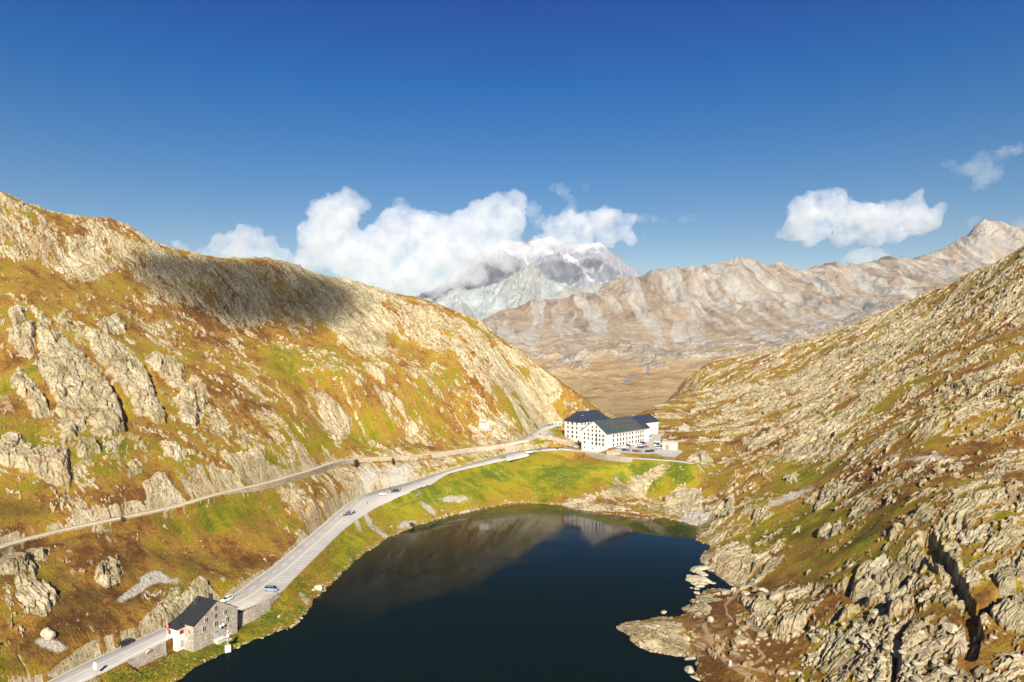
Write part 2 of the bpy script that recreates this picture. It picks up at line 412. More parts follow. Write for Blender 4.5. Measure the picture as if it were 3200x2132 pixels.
# lower right is broken rock, meadows between
POLY_ROCK = []
z4 = lambda pts: zoompoly(pts, 1.9125, 0, 580)
crag = z4([(560,180),(740,230),(1050,400),(1600,430),(1900,520),(2170,570),(2295,600),(2295,1000),(2230,1060),(2080,1040),(1960,960),(1900,800),(1700,790),(1640,840),(1450,850),(1200,800),(1000,770),(850,620),(600,560),(400,560),(300,480),(0,420),(-400,300),(-400,-60),(0,60),(300,160),(430,260)])
flank = [(940,845),(1130,885),(1360,952),(1510,1034),(1660,1156),(1768,1251),(1700,1275),(1600,1240),(1496,1197),(1360,1100),(1224,1034),(1170,1100),(1061,1075),(979,979)]
slabs = [z4([(220,810),(300,870),(480,1010),(560,1110),(640,1180),(720,1320),(750,1440),(640,1500),(570,1480),(540,1400),(470,1450),(380,1560),(370,1470),(340,1290),(260,1170),(200,1090),(240,1000),(220,900)]),
         z4([(510,870),(640,930),(780,990),(870,1100),(910,1220),(960,1330),(990,1410),(930,1400),(860,1350),(790,1290),(720,1200),(640,1130),(560,1020),(540,960)]),
         z4([(850,1000),(950,1010),(1050,1050),(1100,1110),(1095,1220),(1040,1230),(950,1130),(900,1080)]),
         z4([(50,740),(150,740),(140,800),(100,850),(60,800)]), z4([(50,880),(200,830),(205,960),(190,1050),(130,1040),(60,940)]),
         z4([(110,1130),(200,1200),(310,1340),(210,1370),(150,1290),(60,1180)]), z4([(190,740),(240,770),(300,830),(230,820)]), z4([(300,760),(420,830),(430,870),(380,880)]),
         z4([(570,830),(700,780),(760,850),(720,890),(620,880)]), z4([(1060,1280),(1140,1150),(1240,1210),(1230,1290),(1180,1430),(1090,1400)]),
         z4([(780,1270),(900,1350),(820,1360)]), z4([(1860,1210),(1990,1290),(2120,1440),(2030,1560),(1930,1430)]), z4([(2170,1080),(2295,1130),(2295,1190),(2220,1150)]),
         zoompoly([(1600,430),(1680,410),(1770,520),(1690,545),(1610,480)], 2.354, 0, 1300), zoompoly([(1630,290),(1850,290),(2080,420),(2000,470),(1850,480),(1700,380)], 2.354, 0, 1300),
         zoompoly([(0,950),(120,960),(290,1120),(250,1180),(0,1170)], 2.354, 0, 1300), zoompoly([(90,1190),(330,1230),(430,1340),(330,1460),(200,1450),(120,1310)], 2.354, 0, 1300),
         zoompoly([(1000,1540),(1230,1310),(1330,1330),(1470,1180),(1640,1320),(1400,1350),(1240,1540),(1100,1568)], 2.354, 0, 1300),
         zoompoly([(200,950),(260,950),(370,1040),(320,1085),(240,1030)], 2.354, 0, 1300), zoompoly([(750,1060),(820,1040),(910,1090),(880,1210),(790,1240),(700,1190)], 2.354, 0, 1300),
         zoompoly([(0,120),(140,110),(250,250),(520,290),(500,560),(300,470),(0,380)], 2.354, 0, 1300),
         zoompoly([(560,230),(700,200),(740,310),(580,320)], 2.354, 0, 1300), zoompoly([(930,350),(1000,330),(1060,430),(960,480)], 2.354, 0, 1300),
         zoompoly([(1180,220),(1260,200),(1400,290),(1300,330),(1220,310)], 2.354, 0, 1300), zoompoly([(1060,520),(1200,440),(1370,610),(1100,690)], 2.354, 0, 1300)]
slabs_r = [zoompoly(p, 2.48125, 2400, 1500) for p in ([(580,790),(700,720),(900,620),(1120,640),(1160,760),(1040,890),(850,960),(680,960),(590,880)],
           [(140,880),(390,790),(480,810),(430,870),(330,900),(150,910)],[(1720,900),(1985,800),(1985,1120),(1850,1110),(1750,1010)],
           [(80,1090),(250,990),(350,1020),(300,1180),(150,1260),(20,1230)],[(1770,640),(1985,520),(1985,760),(1850,860),(1760,780)],
           [(420,1080),(640,1020),(700,1010),(620,1080),(480,1140)],[(940,1020),(1040,930),(1120,980),(1000,1060),(940,1100)],[(1210,540),(1480,500),(1500,700),(1380,760),(1250,640)],
           [(380,400),(560,300),(600,360),(470,420)],[(1060,370),(1230,250),(1350,240),(1250,330),(1130,380)])]
slabs_r += [zoompoly(p, 2.904, 1900, 1100) for p in ([(500,1340),(700,1220),(830,1250),(860,1480),(720,1500),(540,1480)],[(720,940),(900,900),(960,1000),(800,1010)],
           [(1260,820),(1420,750),(1600,700),(1590,740),(1400,860),(1280,860)],[(1215,790),(1370,695),(1340,740),(1240,820)],[(1600,1130),(1720,1100),(1700,1170),(1610,1180)],[(900,1420),(1140,1320),(1130,1480),(1000,1490)])]
slabs_r += [zoompoly(p, 2.84, 1900, 1580) for p in ([(60,1070),(240,1030),(560,1010),(660,1070),(720,1280),(640,1340),(400,1290),(260,1240),(160,1140)],
           [(820,480),(1000,400),(1200,320),(1300,420),(1600,480),(1300,700),(1180,740),(1050,680),(880,600)],[(680,920),(860,870),(960,930),(760,1000)],[(1150,840),(1360,830),(1480,920),(1300,970)],
           [(1100,1200),(1170,1140),(1260,1220),(1110,1280)],[(1290,730),(1440,770),(1350,810)],[(730,830),(850,780),(1000,840),(880,860)])]
slab_h = np.zeros(X.shape, np.float32)
for L, (lst, hgt) in enumerate(((slabs, 2.8), (slabs_r, 1.0))):
    for q, P in enumerate(lst):
        Q = np.array(P); mm = (U > Q[:, 0].min() - 25) & (U < Q[:, 0].max() + 25) & (V > Q[:, 1].min() - 25) & (V < Q[:, 1].max() + 25)
        if not mm.any(): continue
        w_ = noise(X[mm] / 5.0, Y[mm] / 5.0, 71) * 9 + noise(X[mm] / 1.8, Y[mm] / 1.8, 72) * 3.0
        d = poly_sd(U[mm], V[mm], P) + w_
        pen = L == 1 and Q[:, 0].mean() < 2060 and Q[:, 1].mean() > 1900
        slab_h[mm] = np.maximum(slab_h[mm], sst(3, -12, d) * hgt * (0.25 if pen else 1.0))
        bias[mm] += sst(6, -4, d) * (0.34 if pen else 1.1) - sst(26, 8, d) * 0.25 * (d > 4)
d = np.full(X.shape, 999.0, np.float32); mm = (V < 1150) & (U < 1300)
d[mm] = poly_sd(U[mm], V[mm], crag) + noise(X[mm] / 25, Y[mm] / 25, 73) * 30
bias += sst(10, -30, d) * 0.46
d = np.full(X.shape, 999.0, np.float32); mm = (V < 1300) & (U > 900) & (U < 1800)
d[mm] = poly_sd(U[mm], V[mm], flank) + noise(X[mm] / 20, Y[mm] / 20, 74) * 25
bias += sst(10, -30, d) * 0.45
bias += paint([(300,1590,150,40,-12,0.2),(700,1480,180,50,-15,0.2),(200,1380,120,60,0,0.25),(1000,1250,200,90,40,0.12),(650,1300,140,110,45,0.2),(850,1180,120,100,45,0.1),
               (900,1560,100,55,40,0.5),(1130,1490,60,60,0,0.7),(1240,1480,80,40,-10,0.7),(1400,1440,110,22,-14,0.6),(1580,1385,80,30,0,0.55),(980,1620,40,60,40,0.5),(600,1890,80,35,0,0.5),
               (1600,1320,90,40,35,0.35),(1500,1340,60,40,35,0.4),(1000,1080,120,30,15,-0.55),(900,1160,180,50,30,-0.5),(1050,1340,120,60,20,-0.4),(430,1500,150,60,0,-0.25),(300,1000,120,40,20,-0.35),
               (550,1760,260,90,-15,-0.55),(250,1900,180,100,0,-0.35),(700,1650,200,70,-20,-0.45),(150,2060,120,60,0,-0.3),(1690,1330,60,40,0,-0.8),(1600,1265,90,30,10,-0.4),
               (1650,1460,230,30,0,-1.1),(1750,1520,260,35,0,-0.75),(1500,1540,120,40,0,-1.2),(1300,1590,150,40,-20,-0.9),(1080,1740,120,60,-45,-0.9),(900,1880,100,60,-45,-0.8),(700,2010,200,40,-25,-1.0),(450,2100,120,30,-25,-0.9),
               (2050,1460,140,25,0,-0.8),(2100,1530,100,25,0,-0.3),(2150,1590,120,30,0,0.35),(1900,1590,90,18,5,0.5),(1940,1535,130,20,-10,1.35),(2050,1500,60,14,-20,1.1),(1780,1585,90,10,0,.9),(1340,1570,70,18,30,.9),
               (2450,1640,140,40,-10,-0.55),(2480,1500,160,30,-15,-0.35),(2300,1380,130,25,-20,-0.3),(2500,1780,120,40,-20,-0.6),(2700,1720,120,25,-10,-0.45),(2400,2040,140,60,0,-0.6),(2260,1960,60,60,0,-0.7),(2750,1920,130,35,0,-0.5),
               (3050,2050,60,90,30,-0.7),(2600,1500,220,30,-10,-0.3),(3000,1420,160,16,-5,-0.5),(2850,1200,120,14,-20,-0.5),(3150,1050,100,16,-20,-0.6),(2960,1520,200,20,-5,-0.3),(2350,2120,200,30,0,-0.5),
               (2600,1180,300,60,-25,0.25),(2750,2030,260,60,-10,0.5),(2900,2110,200,40,0,0.4),(2500,1400,100,40,-30,0.3)])
# flat shelf beside the lake shore gets a fringe of stones
lf = sst(3.0, 0.6, lake_d) * sst(-2, 0.5, lake_d)
rk = rn + bias
ledge = np.abs(noise(A / 45, B / 5.5, 90))        # thin grassy joints that follow the bedding
rock = sst(-0.03, 0.06, rk) * sst(0.01, 0.055, ledge + 0.03 * (rk > 0.5))

# --- road benches
cut = np.zeros(X.shape, np.float32); roadm = np.zeros(X.shape, np.float32); mcut = np.zeros(X.shape, np.float32)
def bench(L, sc_up, sc_dn, wall=0.0, up_left=True, drop=0.12, rockcut=1.0, open_dn=False, dn=0.0):
    global Z, rock, keep
    m = near(L[:, :2], 60)
    off, zz, hl, hr, ss = line_info(X[m], Y[m], L)
    e = np.abs(off) - hl
    up = (off > 0) if up_left else (off < 0)
    z = Z[m]
    e2 = np.maximum(e - 0.5, 0)
    hi = zz + sc_up * e2; lo = zz - sc_dn * e2 - 0.04 * e2 * e2
    if wall:
        lo_w = zz - wall * sst(0.25, 0.9, e) - 1.0 * e2
        lo = np.where(up, lo, lo_w)
        hi = np.where(up, hi, np.where(e < 14, zz - wall * sst(0.25, 0.9, e) * (1 - sst(5, 14, e)) + 0.02 * e2, z))
    if open_dn:
        hi = np.where(up | (e > 26), hi, zz - (dn(ss) if callable(dn) else dn) * sst(0.3, 1.2, e) - 0.22 * e2); lo = np.minimum(lo, np.where(up, lo, hi - 0.3 * e2))
    zn = np.clip(z, lo, np.maximum(hi, lo))
    zn = np.where(e < (0.6 if open_dn else 0.3), zz - drop, zn)
    c = sst(0.2, 1.0, z - zn) * (e > 0.2) * up
    Z[m] = zn
    k = keep[m]; k = np.minimum(k, sst(0.4, 6.0, e) * 0.9 + 0.1 * (e > 0.5)); keep[m] = np.where(e < 0.4, 0, k)
    cut[m] = np.maximum(cut[m], c * rockcut)
    roadm[m] = np.maximum(roadm[m], (e < 0.6))
    mcut[m] = np.maximum(mcut[m], sst(1.8, 0.3, e))
# relief displacement first for the natural ground, then benches cut into it
edge_h, edge_d = cells(A / 26, B / 10, 100)
h2, d2 = cells(A / 9.5, B / 4.2, 110)
h3, d3 = cells(A / 3.6, B / 1.7, 120)
h4, d4 = cells(A / 1.5, B / 0.9, 130)
crev = np.minimum(sst(0.0, 0.09, d2 + noise(A / 3, B / 2, 131) * 0.06), sst(0.0, 0.06, edge_d + 0.02))
rock = rock * (1 - 0.85 * (1 - crev))
rs = np.where(right, 1.35, 1.0).astype(np.float32) * (0.8 + 0.5 * sst(200, 600, Y))
cragm = sst(0.3, 0.9, bias) * leftm
disp = rock * rs * 0.52 * (edge_h * 1.1 * (1 + cragm * 1.2) + h2 * 0.95 + h3 * 0.70 + h4 * 0.34 + 0.30)
disp -= rock * rs * (sst(0.08, 0.0, edge_d) * 0.8 + sst(0.10, 0.0, d2) * 0.6 + sst(0.12, 0.0, d3) * 0.25)
groove = np.abs(noise(A / 14, B / 1.5, 133)); disp -= rock * rs * sst(0.13, 0.0, groove) * 0.55
disp += slab_h * (0.55 + 0.30 * h2 + 0.10 * h3 - 0.25 * sst(0.10, 0.0, d2))
grassn = fbm(X / 9, Y / 9, 3, 61) * 0.55 + fbm(X / 1.6, Y / 1.6, 2, 62) * 0.12
disp += (1 - rock) * grassn
steep = ridged(A / 55, B / 24, 3, 140)
disp += (steep - 0.6) * 5.0 * sst(0.0, 0.5, rk) * sst(2, 30, lake_d)
# shadowed gullies on the right slope
gul = np.abs(noise(A / 48 + 3.3, B / 34, 150)); disp -= right * sst(0.08, 0.0, gul) * 6.0 * sst(0.0, 0.3, rk)
def trail(pts, w):
    P = np.array(pts); m = (U > P[:, 0].min() - 30) & (U < P[:, 0].max() + 30) & (V > P[:, 1].min() - 30) & (V < P[:, 1].max() + 30)
    d = poly_sd(U[m] + noise(X[m] / 4, Y[m] / 4, 77) * 2.5, V[m], pts, closed=False)
    t = np.zeros(U.shape, np.float32); t[m] = sst(w, w * 0.45, d); return t
wq = fbm(X / 5.0, Y / 5.0, 3, 155)
cleft = np.maximum(trail([(2900,1690),(2940,1750),(2990,1820),(3035,1900),(3045,1960),(3030,2020)], 34), 0.8 * trail([(3210,1820),(3130,1850),(3060,1890)], 28))
cleft = sst(0.15, 0.9, cleft + wq * 0.9 * (cleft > 0.02)); small_c = np.maximum.reduce([
    trail(z4([(1110,1170),(1180,1230),(1200,1330),(1190,1420)]), 14), trail(z4([(590,1120),(690,1220),(750,1340),(760,1450)]), 11), trail(z4([(880,1080),(925,1200),(960,1310)]), 10), trail([(990,1545),(1005,1590),(1010,1620)], 12)])
disp -= cleft * 4.2 + sst(0.3, 1.0, small_c + wq * 1.2 * (small_c > 0.02)) * 2.6
disp *= sst(0.0, 7.0, lake_d) * 0.85 + 0.15
nr = np.ones(X.shape, np.float32)
for L in (MAIN, LAKE_ROAD, OLD, HAIR, ENTRY):
    m = near(L[:, :2], 40)
    off, zz, hl, hr, ss = line_info(X[m], Y[m], L)
    nr[m] = np.minimum(nr[m], sst(0.0, 9.0, np.abs(off) - hl) * 0.75 + 0.25)
Z += disp * nr
bench(OLD, 1.3, 0.8, wall=2.6)
ms_ = np.r_[0, np.cumsum(np.hypot(*np.diff(MAIN[:, :2], axis=0).T))]
st_ = [ms_[np.argmin(np.hypot(MAIN[:, 0] - c[0], MAIN[:, 1] - c[1]))] for c in ctr]
bench(MAIN, 2.0, 0.8, open_dn=True, dn=lambda q_: 3.8 * sst(st_[5] - 24, st_[5] - 15, q_) * sst(st_[7] + 9, st_[7], q_) + 2.0 * sst(st_[3] - 3, st_[3] + 3, q_) * sst(st_[4] + 4, st_[4], q_))
# terrace edge between the stone house and the parked van: the ground drops at its wall
TER = resamp0([PX(740, 1921, 5.35), PX(790, 1899, 5.45), PX(838, 1874, 5.6), PX(868, 1853, 5.8)], 26)
m = near(TER, 22); off, zz, _a, _b, ss = line_info(X[m], Y[m], np.c_[TER, TER[:, :2] * 0]); LT = float(np.hypot(*np.diff(TER[:, :2], axis=0).T).sum())
z = Z[m]; d = -off; q_ = (off < 0) & (ss > 0.02) & (ss < LT - 0.02) & (d < 20)
Z[m] = np.where(q_, np.minimum(z, zz - (4.0 - 1.6 * ss / LT) * sst(0.35, 1.2, d) - 0.12 * d), z)
bench(HAIR, 1.2, 0.8); bench(ENTRY, 1.3, 0.9)
# hospice platform and lot
mm = (X > 30) & (X < 150) & (Y > 430) & (Y < 600)
d = poly_sd(X[mm], Y[mm], [p[:2] for p in LOT]); lotz = RBF([p for p in LOT], c=3)(X[mm], Y[mm])
z = Z[mm]; z = np.where(d < 0.4, lotz - 0.12, np.clip(z, lotz - 0.7 * (d - 0.4), lotz + 0.8 * (d - 0.4) + 0.05)); Z[mm] = z
k = keep[mm]; keep[mm] = np.where(d < 0.5, 0, k); r_ = rock[mm]; rock[mm] = np.where(d < 1.5, 0, r_)
bench(LAKE_ROAD, 1.2, 0.8, open_dn=True, dn=lambda q_: 2.6 * sst(30, 42, q_) * sst(105, 95, q_))
# --- lake floor and shore
shore = sst(0, 1, lake_d)
Z = np.where(lake_d < 0, np.maximum(-9, -0.15 + lake_d * 0.45), np.minimum(np.maximum(Z, 0.10 + np.minimum(lake_d, 6) * 0.16), np.where((lake_d < 16) & (roadm < 0.5), 0.35 + 0.95 * lake_d, 1e4)))
stone = sst(0.15, 0.45, noise(X / 0.8, Y / 0.8, 201) + 0.5 * noise(X / 2.5, Y / 2.5, 202)) * lf
Z += stone * 0.35
rock = np.maximum(rock, stone)
# rock exposed in the road cuts
cutrock = sst(0.35, 0.8, cut) * sst(-0.25, 0.1, rn + 0.15) * leftm
rock = np.maximum(rock, cutrock)
Z += cutrock * (h3 * 0.7 + h4 * 0.35 + h2 * 0.5 - 0.5) * keep

# --- boulders strewn on the meadows (each a bump with its own edge)
bh, bd = cells(X / 3.4, Y / 3.4, 300, 0.2)
bs, bs2 = cells(X / 1.7, Y / 1.7, 310, 0.2)
bdens = paint([(500,1240,400,200,30,0.5),(400,1500,300,80,-10,0.5),(1000,1130,200,60,30,0.8),(2400,2030,200,110,0,1.0),(2400,1650,200,80,0,0.5),(2700,1850,200,90,0,0.8),(2800,2050,300,110,0,1.6),(2200,1450,120,60,0,0.4),(2450,1300,200,90,-20,0.5),(1980,1560,150,40,0,0.7),(300,1780,250,110,0,0.35),(1250,1640,120,40,0,0.5),(560,2010,60,40,0,.2)])
bm = (bh > 1.02 - 0.40 * np.clip(bdens, 0, 1.3)) & (bd > 0.22); bm2 = (bs > 1.05 - 0.34 * np.clip(bdens, 0, 1.3)) & (bs2 > 0.22)
bmask = (np.maximum(sst(0.18, 0.34, bd) * bm * 1.1, sst(0.2, 0.4, bs2) * bm2 * 0.55) * (keep > 0.5) * (lake_d > 0.8)).astype(np.float32)
Z += bmask * (1 - rock)
rock = np.maximum(rock, sst(0.15, 0.3, bmask))

# --- trails and streams
z284 = lambda pts: zoompoly(pts, 2.84, 1900, 1580); z29 = lambda pts: zoompoly(pts, 2.904, 1900, 1100); z7 = lambda pts: zoompoly(pts, 7.356, 1500, 1260)
dirt = np.maximum.reduce([trail(z284([(1150,770),(1090,830),(1040,890),(1060,960),(1190,1080),(1280,1220),(1390,1340),(1270,1420),(1220,1568)]), 5),
    trail(z284([(860,1060),(900,1180),(960,1280),(1050,1380),(1100,1420),(1250,1520),(1350,1600)]), 12), trail(z284([(1100,1400),(1350,1470),(1600,1500)]), 6),
    trail(z29([(740,1000),(800,1060),(870,1090)]), 4), trail(z29([(1130,930),(1240,970),(1390,1120),(1480,1180)]), 4), trail(z29([(1240,965),(1400,930),(1560,920)]), 3),
    trail(z7([(1160,520),(1180,400),(1240,300),(1310,220),(1400,140),(1480,100)]), 7), trail(z7([(400,200),(430,270),(470,290)]), 2.5), trail([(2180,1655),(2330,1640),(2345,1720),(2310,1800)], 3)])
dirt = np.maximum(dirt, paint([(2230,1990,45,40,60,0.9),(2300,2040,60,25,40,0.5),(2190,1940,60,14,0,0.5)]) * sst(-0.3, 0.3, fbm(X / 4, Y / 4, 3, 210)))
stream = np.maximum.reduce([trail([(955,1235),(975,1290),(1010,1340),(1060,1400)], 7), trail([(1065,1190),(1100,1280),(1140,1360)], 6), trail(zoompoly([(660,380),(670,480),(730,580),(820,640),(870,690)], 2.452, 0, 1740), 5),
    trail([(0,2010),(60,2050),(90,2110),(120,2140)], 6), trail([(250,1460),(205,1520),(215,1570),(250,1605)], 6)]) * sst(-0.35, 0.1, noise(X / 2.2, Y / 2.2, 220))
scree = paint([(430,1830,90,16,-35,1.2),(500,1800,70,14,10,1.0),(160,2010,60,22,10,1.0),(1030,1790,0.1,0.1,0,0),(1340,1590,40,10,40,1.0),(1170,1650,60,9,38,1.2),(1110,1640,40,8,45,1.0),(1420,1560,60,14,0,0.9),(1450,1600,60,6,-15,0.7),
               (950,1870,26,10,60,1.0),(1270,1640,40,14,-20,0.9),(2180,1620,60,20,0,1.0),(2120,1640,50,10,10,1.0),(1560,1480,50,8,-10,0.4),(1150,1490,30,40,50,0.8),(1250,1480,60,30,-10,0.9),(1700,1355,50,20,0,0.8),
               (2460,1560,120,18,-25,0.8),(2900,1450,130,14,-3,0.7),(520,1250,0.1,0.1,0,0)])
scree = sst(0.35, 0.75, scree + 0.35 * fbm(X / 3, Y / 3, 3, 230))
rock = np.maximum(rock, stream * 0.9); rock *= 1 - dirt * 0.9
Z -= stream * 0.5; Z += scree * (h4 * 0.25)

# --- grass hue: 0 russet heather, 0.5 ochre grass, 1 green
green = 0.33 + fbm(X / 38, Y / 38, 3, 400) * 0.50 + fbm(A / 14, B / 5, 3, 410) * 0.42
green += paint([(300,1420,300,90,0,0.2),(950,1130,160,60,25,0.35),(1000,1380,250,60,15,0.15),(850,1420,200,50,0,0.15),(1250,1330,150,60,20,0.2),(1600,1280,120,50,20,0.25),(700,1620,150,50,-20,0.4),(1690,1320,60,50,0,0.3),(300,1350,300,70,10,0.25),
                (1650,1470,260,45,0,0.42),(1900,1490,240,50,0,0.36),(1450,1540,150,40,0,0.55),(1250,1600,150,60,-20,0.4),(1080,1740,120,70,-45,0.35),(850,1930,120,60,-40,0.35),(600,2060,180,40,-20,0.35),(420,2110,100,30,0,0.3),
                (2450,1650,200,60,-10,0.4),(2500,1470,120,50,0,0.3),(2100,1500,150,40,0,0.35),(3050,1380,0.1,1,0,0),(2750,1760,200,50,-10,0.3),(2850,1220,150,22,-20,0.3),
                (650,1340,300,50,10,-0.2),(300,1750,300,70,0,-0.15),(350,1560,200,50,-10,-0.3),(700,1000,300,40,15,-0.35),(2300,2020,160,80,0,-0.5),(2200,1900,120,60,0,-0.4),(2350,1370,200,30,-15,-0.25),(2900,2100,250,60,0,-0.3),(2800,1500,350,40,-8,-0.2),(1500,1400,300,14,0,-.1)])
green = np.clip(green, 0, 1)
heath_vignette = np.clip(sst(-0.25, 0.35, fbm(X / 16, Y / 16, 4, 440)) * (0.35 + paint([(250,1900,500,220,0,0.75),(500,1600,500,120,-10,0.35),(0,1500,300,150,0,0.3),(650,2080,200,60,0,.6),(2700,1700,600,300,0,0.45),(950,1850,120,120,-45,0.3),(3000,2000,300,150,0,0.4)])), 0, 1)  # dark heath turf, plus lens vignetting painted into the lower left colour
hosp_green = paint([(1650,1460,240,36,0,0.85),(1900,1475,200,40,0,0.7),(1450,1540,160,40,-10,0.9),(1270,1590,150,50,-25,0.75),(1080,1700,120,60,-45,0.5),(2080,1470,90,30,0,0.7)])
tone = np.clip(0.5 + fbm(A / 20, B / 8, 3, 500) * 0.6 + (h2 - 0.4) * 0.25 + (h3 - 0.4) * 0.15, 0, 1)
rust = sst(0.15, 0.5, fbm(A / 25, B / 16, 3, 520) + paint([(80,760,100,90,0,0.5),(1000,1610,40,50,30,0.9),(240,1850,60,30,0,0.5),(1500,1400,0.1,.1,0,0)]))
grey = np.clip(paint([(930,920,260,120,10,1.0),(1150,1480,90,60,0,0.6),(2900,1600,600,500,0,0.40),(300,1150,220,220,0,0.55),(560,1890,100,60,0,0.5),(2400,1660,60,50,0,.4),(2100,1640,80,20,0,.8)]) + right * sst(0.05, 0.4, fbm(A / 45, B / 22, 3, 540)) * 0.9, 0, 1)

Z -= sst(885, 1010, Y) * 70
co = np.stack([X, Y, Z], 1)
idx = np.arange(NS * NY).reshape(NY, NS)
q = np.stack([idx[:-1, :-1], idx[:-1, 1:], idx[1:, 1:], idx[1:, :-1]], -1).reshape(-1, 4)
ok = (Z[q] > -4).any(1)
q = q[ok]
me = fast_mesh("hills", co, q)
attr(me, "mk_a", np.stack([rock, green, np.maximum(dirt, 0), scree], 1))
attr(me, "mk_c", np.stack([A, B, Z, heath_vignette], 1))
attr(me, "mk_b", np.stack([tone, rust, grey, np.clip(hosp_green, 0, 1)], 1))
hills = bpy.data.objects.new("hills", me); COL.objects.link(hills)
tag(hills, "rocky slopes of ochre grass rising on both sides of the lake", "hills", kind="structure")
ZG = Z.reshape(NY, NS).copy()
def ground(x, y):
    return float(grid_eval(ZG, np.array([x / y]), np.array([y]))[0])

# terrain material
def terrain_material():
    t = NT("alpine_ground")
    a = t.n('ShaderNodeAttribute', attribute_name="mk_a"); b = t.n('ShaderNodeAttribute', attribute_name="mk_b")
    sa_ = t.n('ShaderNodeSeparateColor'); t.l(a.outputs['Color'], sa_.inputs[0])
    sb = t.n('ShaderNodeSeparateColor'); t.l(b.outputs['Color'], sb.inputs[0])
    n1 = t.tex(0.55, 6, 0.78); n2 = t.tex(0.16, 4, 0.7); n3 = t.tex(1.7, 4, 0.8)
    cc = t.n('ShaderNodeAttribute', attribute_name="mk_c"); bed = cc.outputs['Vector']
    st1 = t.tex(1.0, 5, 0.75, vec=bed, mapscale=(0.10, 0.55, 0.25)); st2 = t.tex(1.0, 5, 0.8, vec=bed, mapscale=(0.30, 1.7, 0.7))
    gsrc = t.math('ADD', t.math('ADD', sa_.outputs[1], t.math('MULTIPLY', t.math('SUBTRACT', n1, 0.5), 1.5)), t.math('MULTIPLY', t.math('SUBTRACT', n2, 0.5), 0.7))
    grass = t.ramp(gsrc, [(0.0, (0.19, 0.085, 0.022)), (0.2, (0.33, 0.165, 0.035)), (0.38, (0.40, 0.24, 0.045)), (0.54, (0.36, 0.275, 0.018)), (0.72, (0.25, 0.245, 0.012)), (1.0, (0.11, 0.155, 0.012))])
    bright = t.ramp(gsrc, [(0.0, (0.36, 0.22, 0.06)), (0.3, (0.46, 0.33, 0.03)), (0.6, (0.42, 0.37, 0.02)), (0.85, (0.27, 0.30, 0.018)), (1.0, (0.17, 0.22, 0.02))])
    grass = t.mix(b.outputs['Alpha'], grass, bright)
    grass = t.mix(t.math('MULTIPLY', cc.outputs['Alpha'], 0.75), grass, t.ramp(gsrc, [(0.0, (0.075, 0.035, 0.014)), (0.4, (0.13, 0.085, 0.02)), (0.8, (0.085, 0.085, 0.014)), (1.0, (0.05, 0.07, 0.012))]))
    dark = t.ramp(n3, [(0.32, (0.45, 0.42, 0.36)), (0.5, (0.95, 0.95, 0.95)), (0.68, (1.35, 1.3, 1.2))])
    grass = t.mix(0.85, grass, dark, 'MULTIPLY')
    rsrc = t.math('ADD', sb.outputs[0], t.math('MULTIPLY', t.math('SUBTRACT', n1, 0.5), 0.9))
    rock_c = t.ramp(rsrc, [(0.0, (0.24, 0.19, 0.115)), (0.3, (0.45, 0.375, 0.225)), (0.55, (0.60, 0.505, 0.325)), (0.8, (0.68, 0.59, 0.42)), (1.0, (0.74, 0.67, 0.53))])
    rock_c = t.mix(t.math('MULTIPLY', sb.outputs[1], 0.45), rock_c, (0.48, 0.30, 0.17))
    rock_c = t.mix(t.math('MULTIPLY', sb.outputs[2], 0.6), rock_c, t.mix(1.0, rock_c, (0.62, 0.68, 0.68), 'MULTIPLY'))
    rock_c = t.mix(0.75, rock_c, t.ramp(st1, [(0.33, (0.50, 0.46, 0.40)), (0.47, (0.95, 0.95, 0.95)), (0.68, (1.25, 1.24, 1.2))]), 'MULTIPLY')
    lich = t.ramp(t.tex(1.6, 4, 0.75), [(0.50, (0, 0, 0)), (0.62, (1, 1, 1))])
    rock_c = t.mix(t.math('MULTIPLY', lich, 0.30), rock_c, (0.30, 0.27, 0.13))
    crack_shade = t.ramp(st2, [(0.40, (0.12, 0.10, 0.08)), (0.48, (1, 1, 1))])  # shade inside the bedding cracks, put into the rock colour
    rock_c = t.mix(0.75, rock_c, crack_shade, 'MULTIPLY')
    # loose pale stones scattered through the turf
    vo = t.n('ShaderNodeTexVoronoi', feature='F1'); vo.inputs['Scale'].default_value = 0.36; vo.inputs['Randomness'].default_value = 1.0; t.l(t.n('ShaderNodeTexCoord').outputs['Object'], vo.inputs['Vector'])
    spk = t.math('MULTIPLY', t.ramp(vo.outputs['Distance'], [(0.12, (1, 1, 1)), (0.20, (0, 0, 0))]), t.ramp(t.tex(0.05, 4, 0.65), [(0.50, (0, 0, 0)), (0.64, (1, 1, 1))]))
    grass = t.mix(t.math('MULTIPLY', spk, 0.9), grass, (0.56, 0.50, 0.40))
    # ragged edge between turf and stone
    rm = t.math('ADD', sa_.outputs[0], t.math('ADD', t.math('MULTIPLY', t.math('SUBTRACT', n3, 0.5), 0.9), t.math('MULTIPLY', t.math('SUBTRACT', st2, 0.5), 1.3)))
    rmask = t.ramp(rm, [(0.30, (0, 0, 0)), (0.62, (1, 1, 1))])
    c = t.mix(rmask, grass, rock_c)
    scr = t.ramp(t.tex(1.8, 3, 0.8), [(0.35, (0.30, 0.27, 0.22)), (0.5, (0.56, 0.52, 0.45)), (0.7, (0.66, 0.62, 0.55))])
    c = t.mix(a.outputs['Alpha'], c, scr)
    c = t.mix(t.math('MULTIPLY', sa_.outputs[2], 0.85), c, t.ramp(n1, [(0.3, (0.42, 0.27, 0.13)), (0.7, (0.58, 0.43, 0.27))]))
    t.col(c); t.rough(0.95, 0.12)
    hgt = t.math('ADD', t.math('MULTIPLY', n1, 0.6), t.math('ADD', t.math('MULTIPLY', n3, 0.4), t.math('MULTIPLY', st2, 0.8)))
    t.bump(hgt, 1.0, 1.4)
    return t.m
M_GROUND = terrain_material()
hills.data.materials.append(M_GROUND)

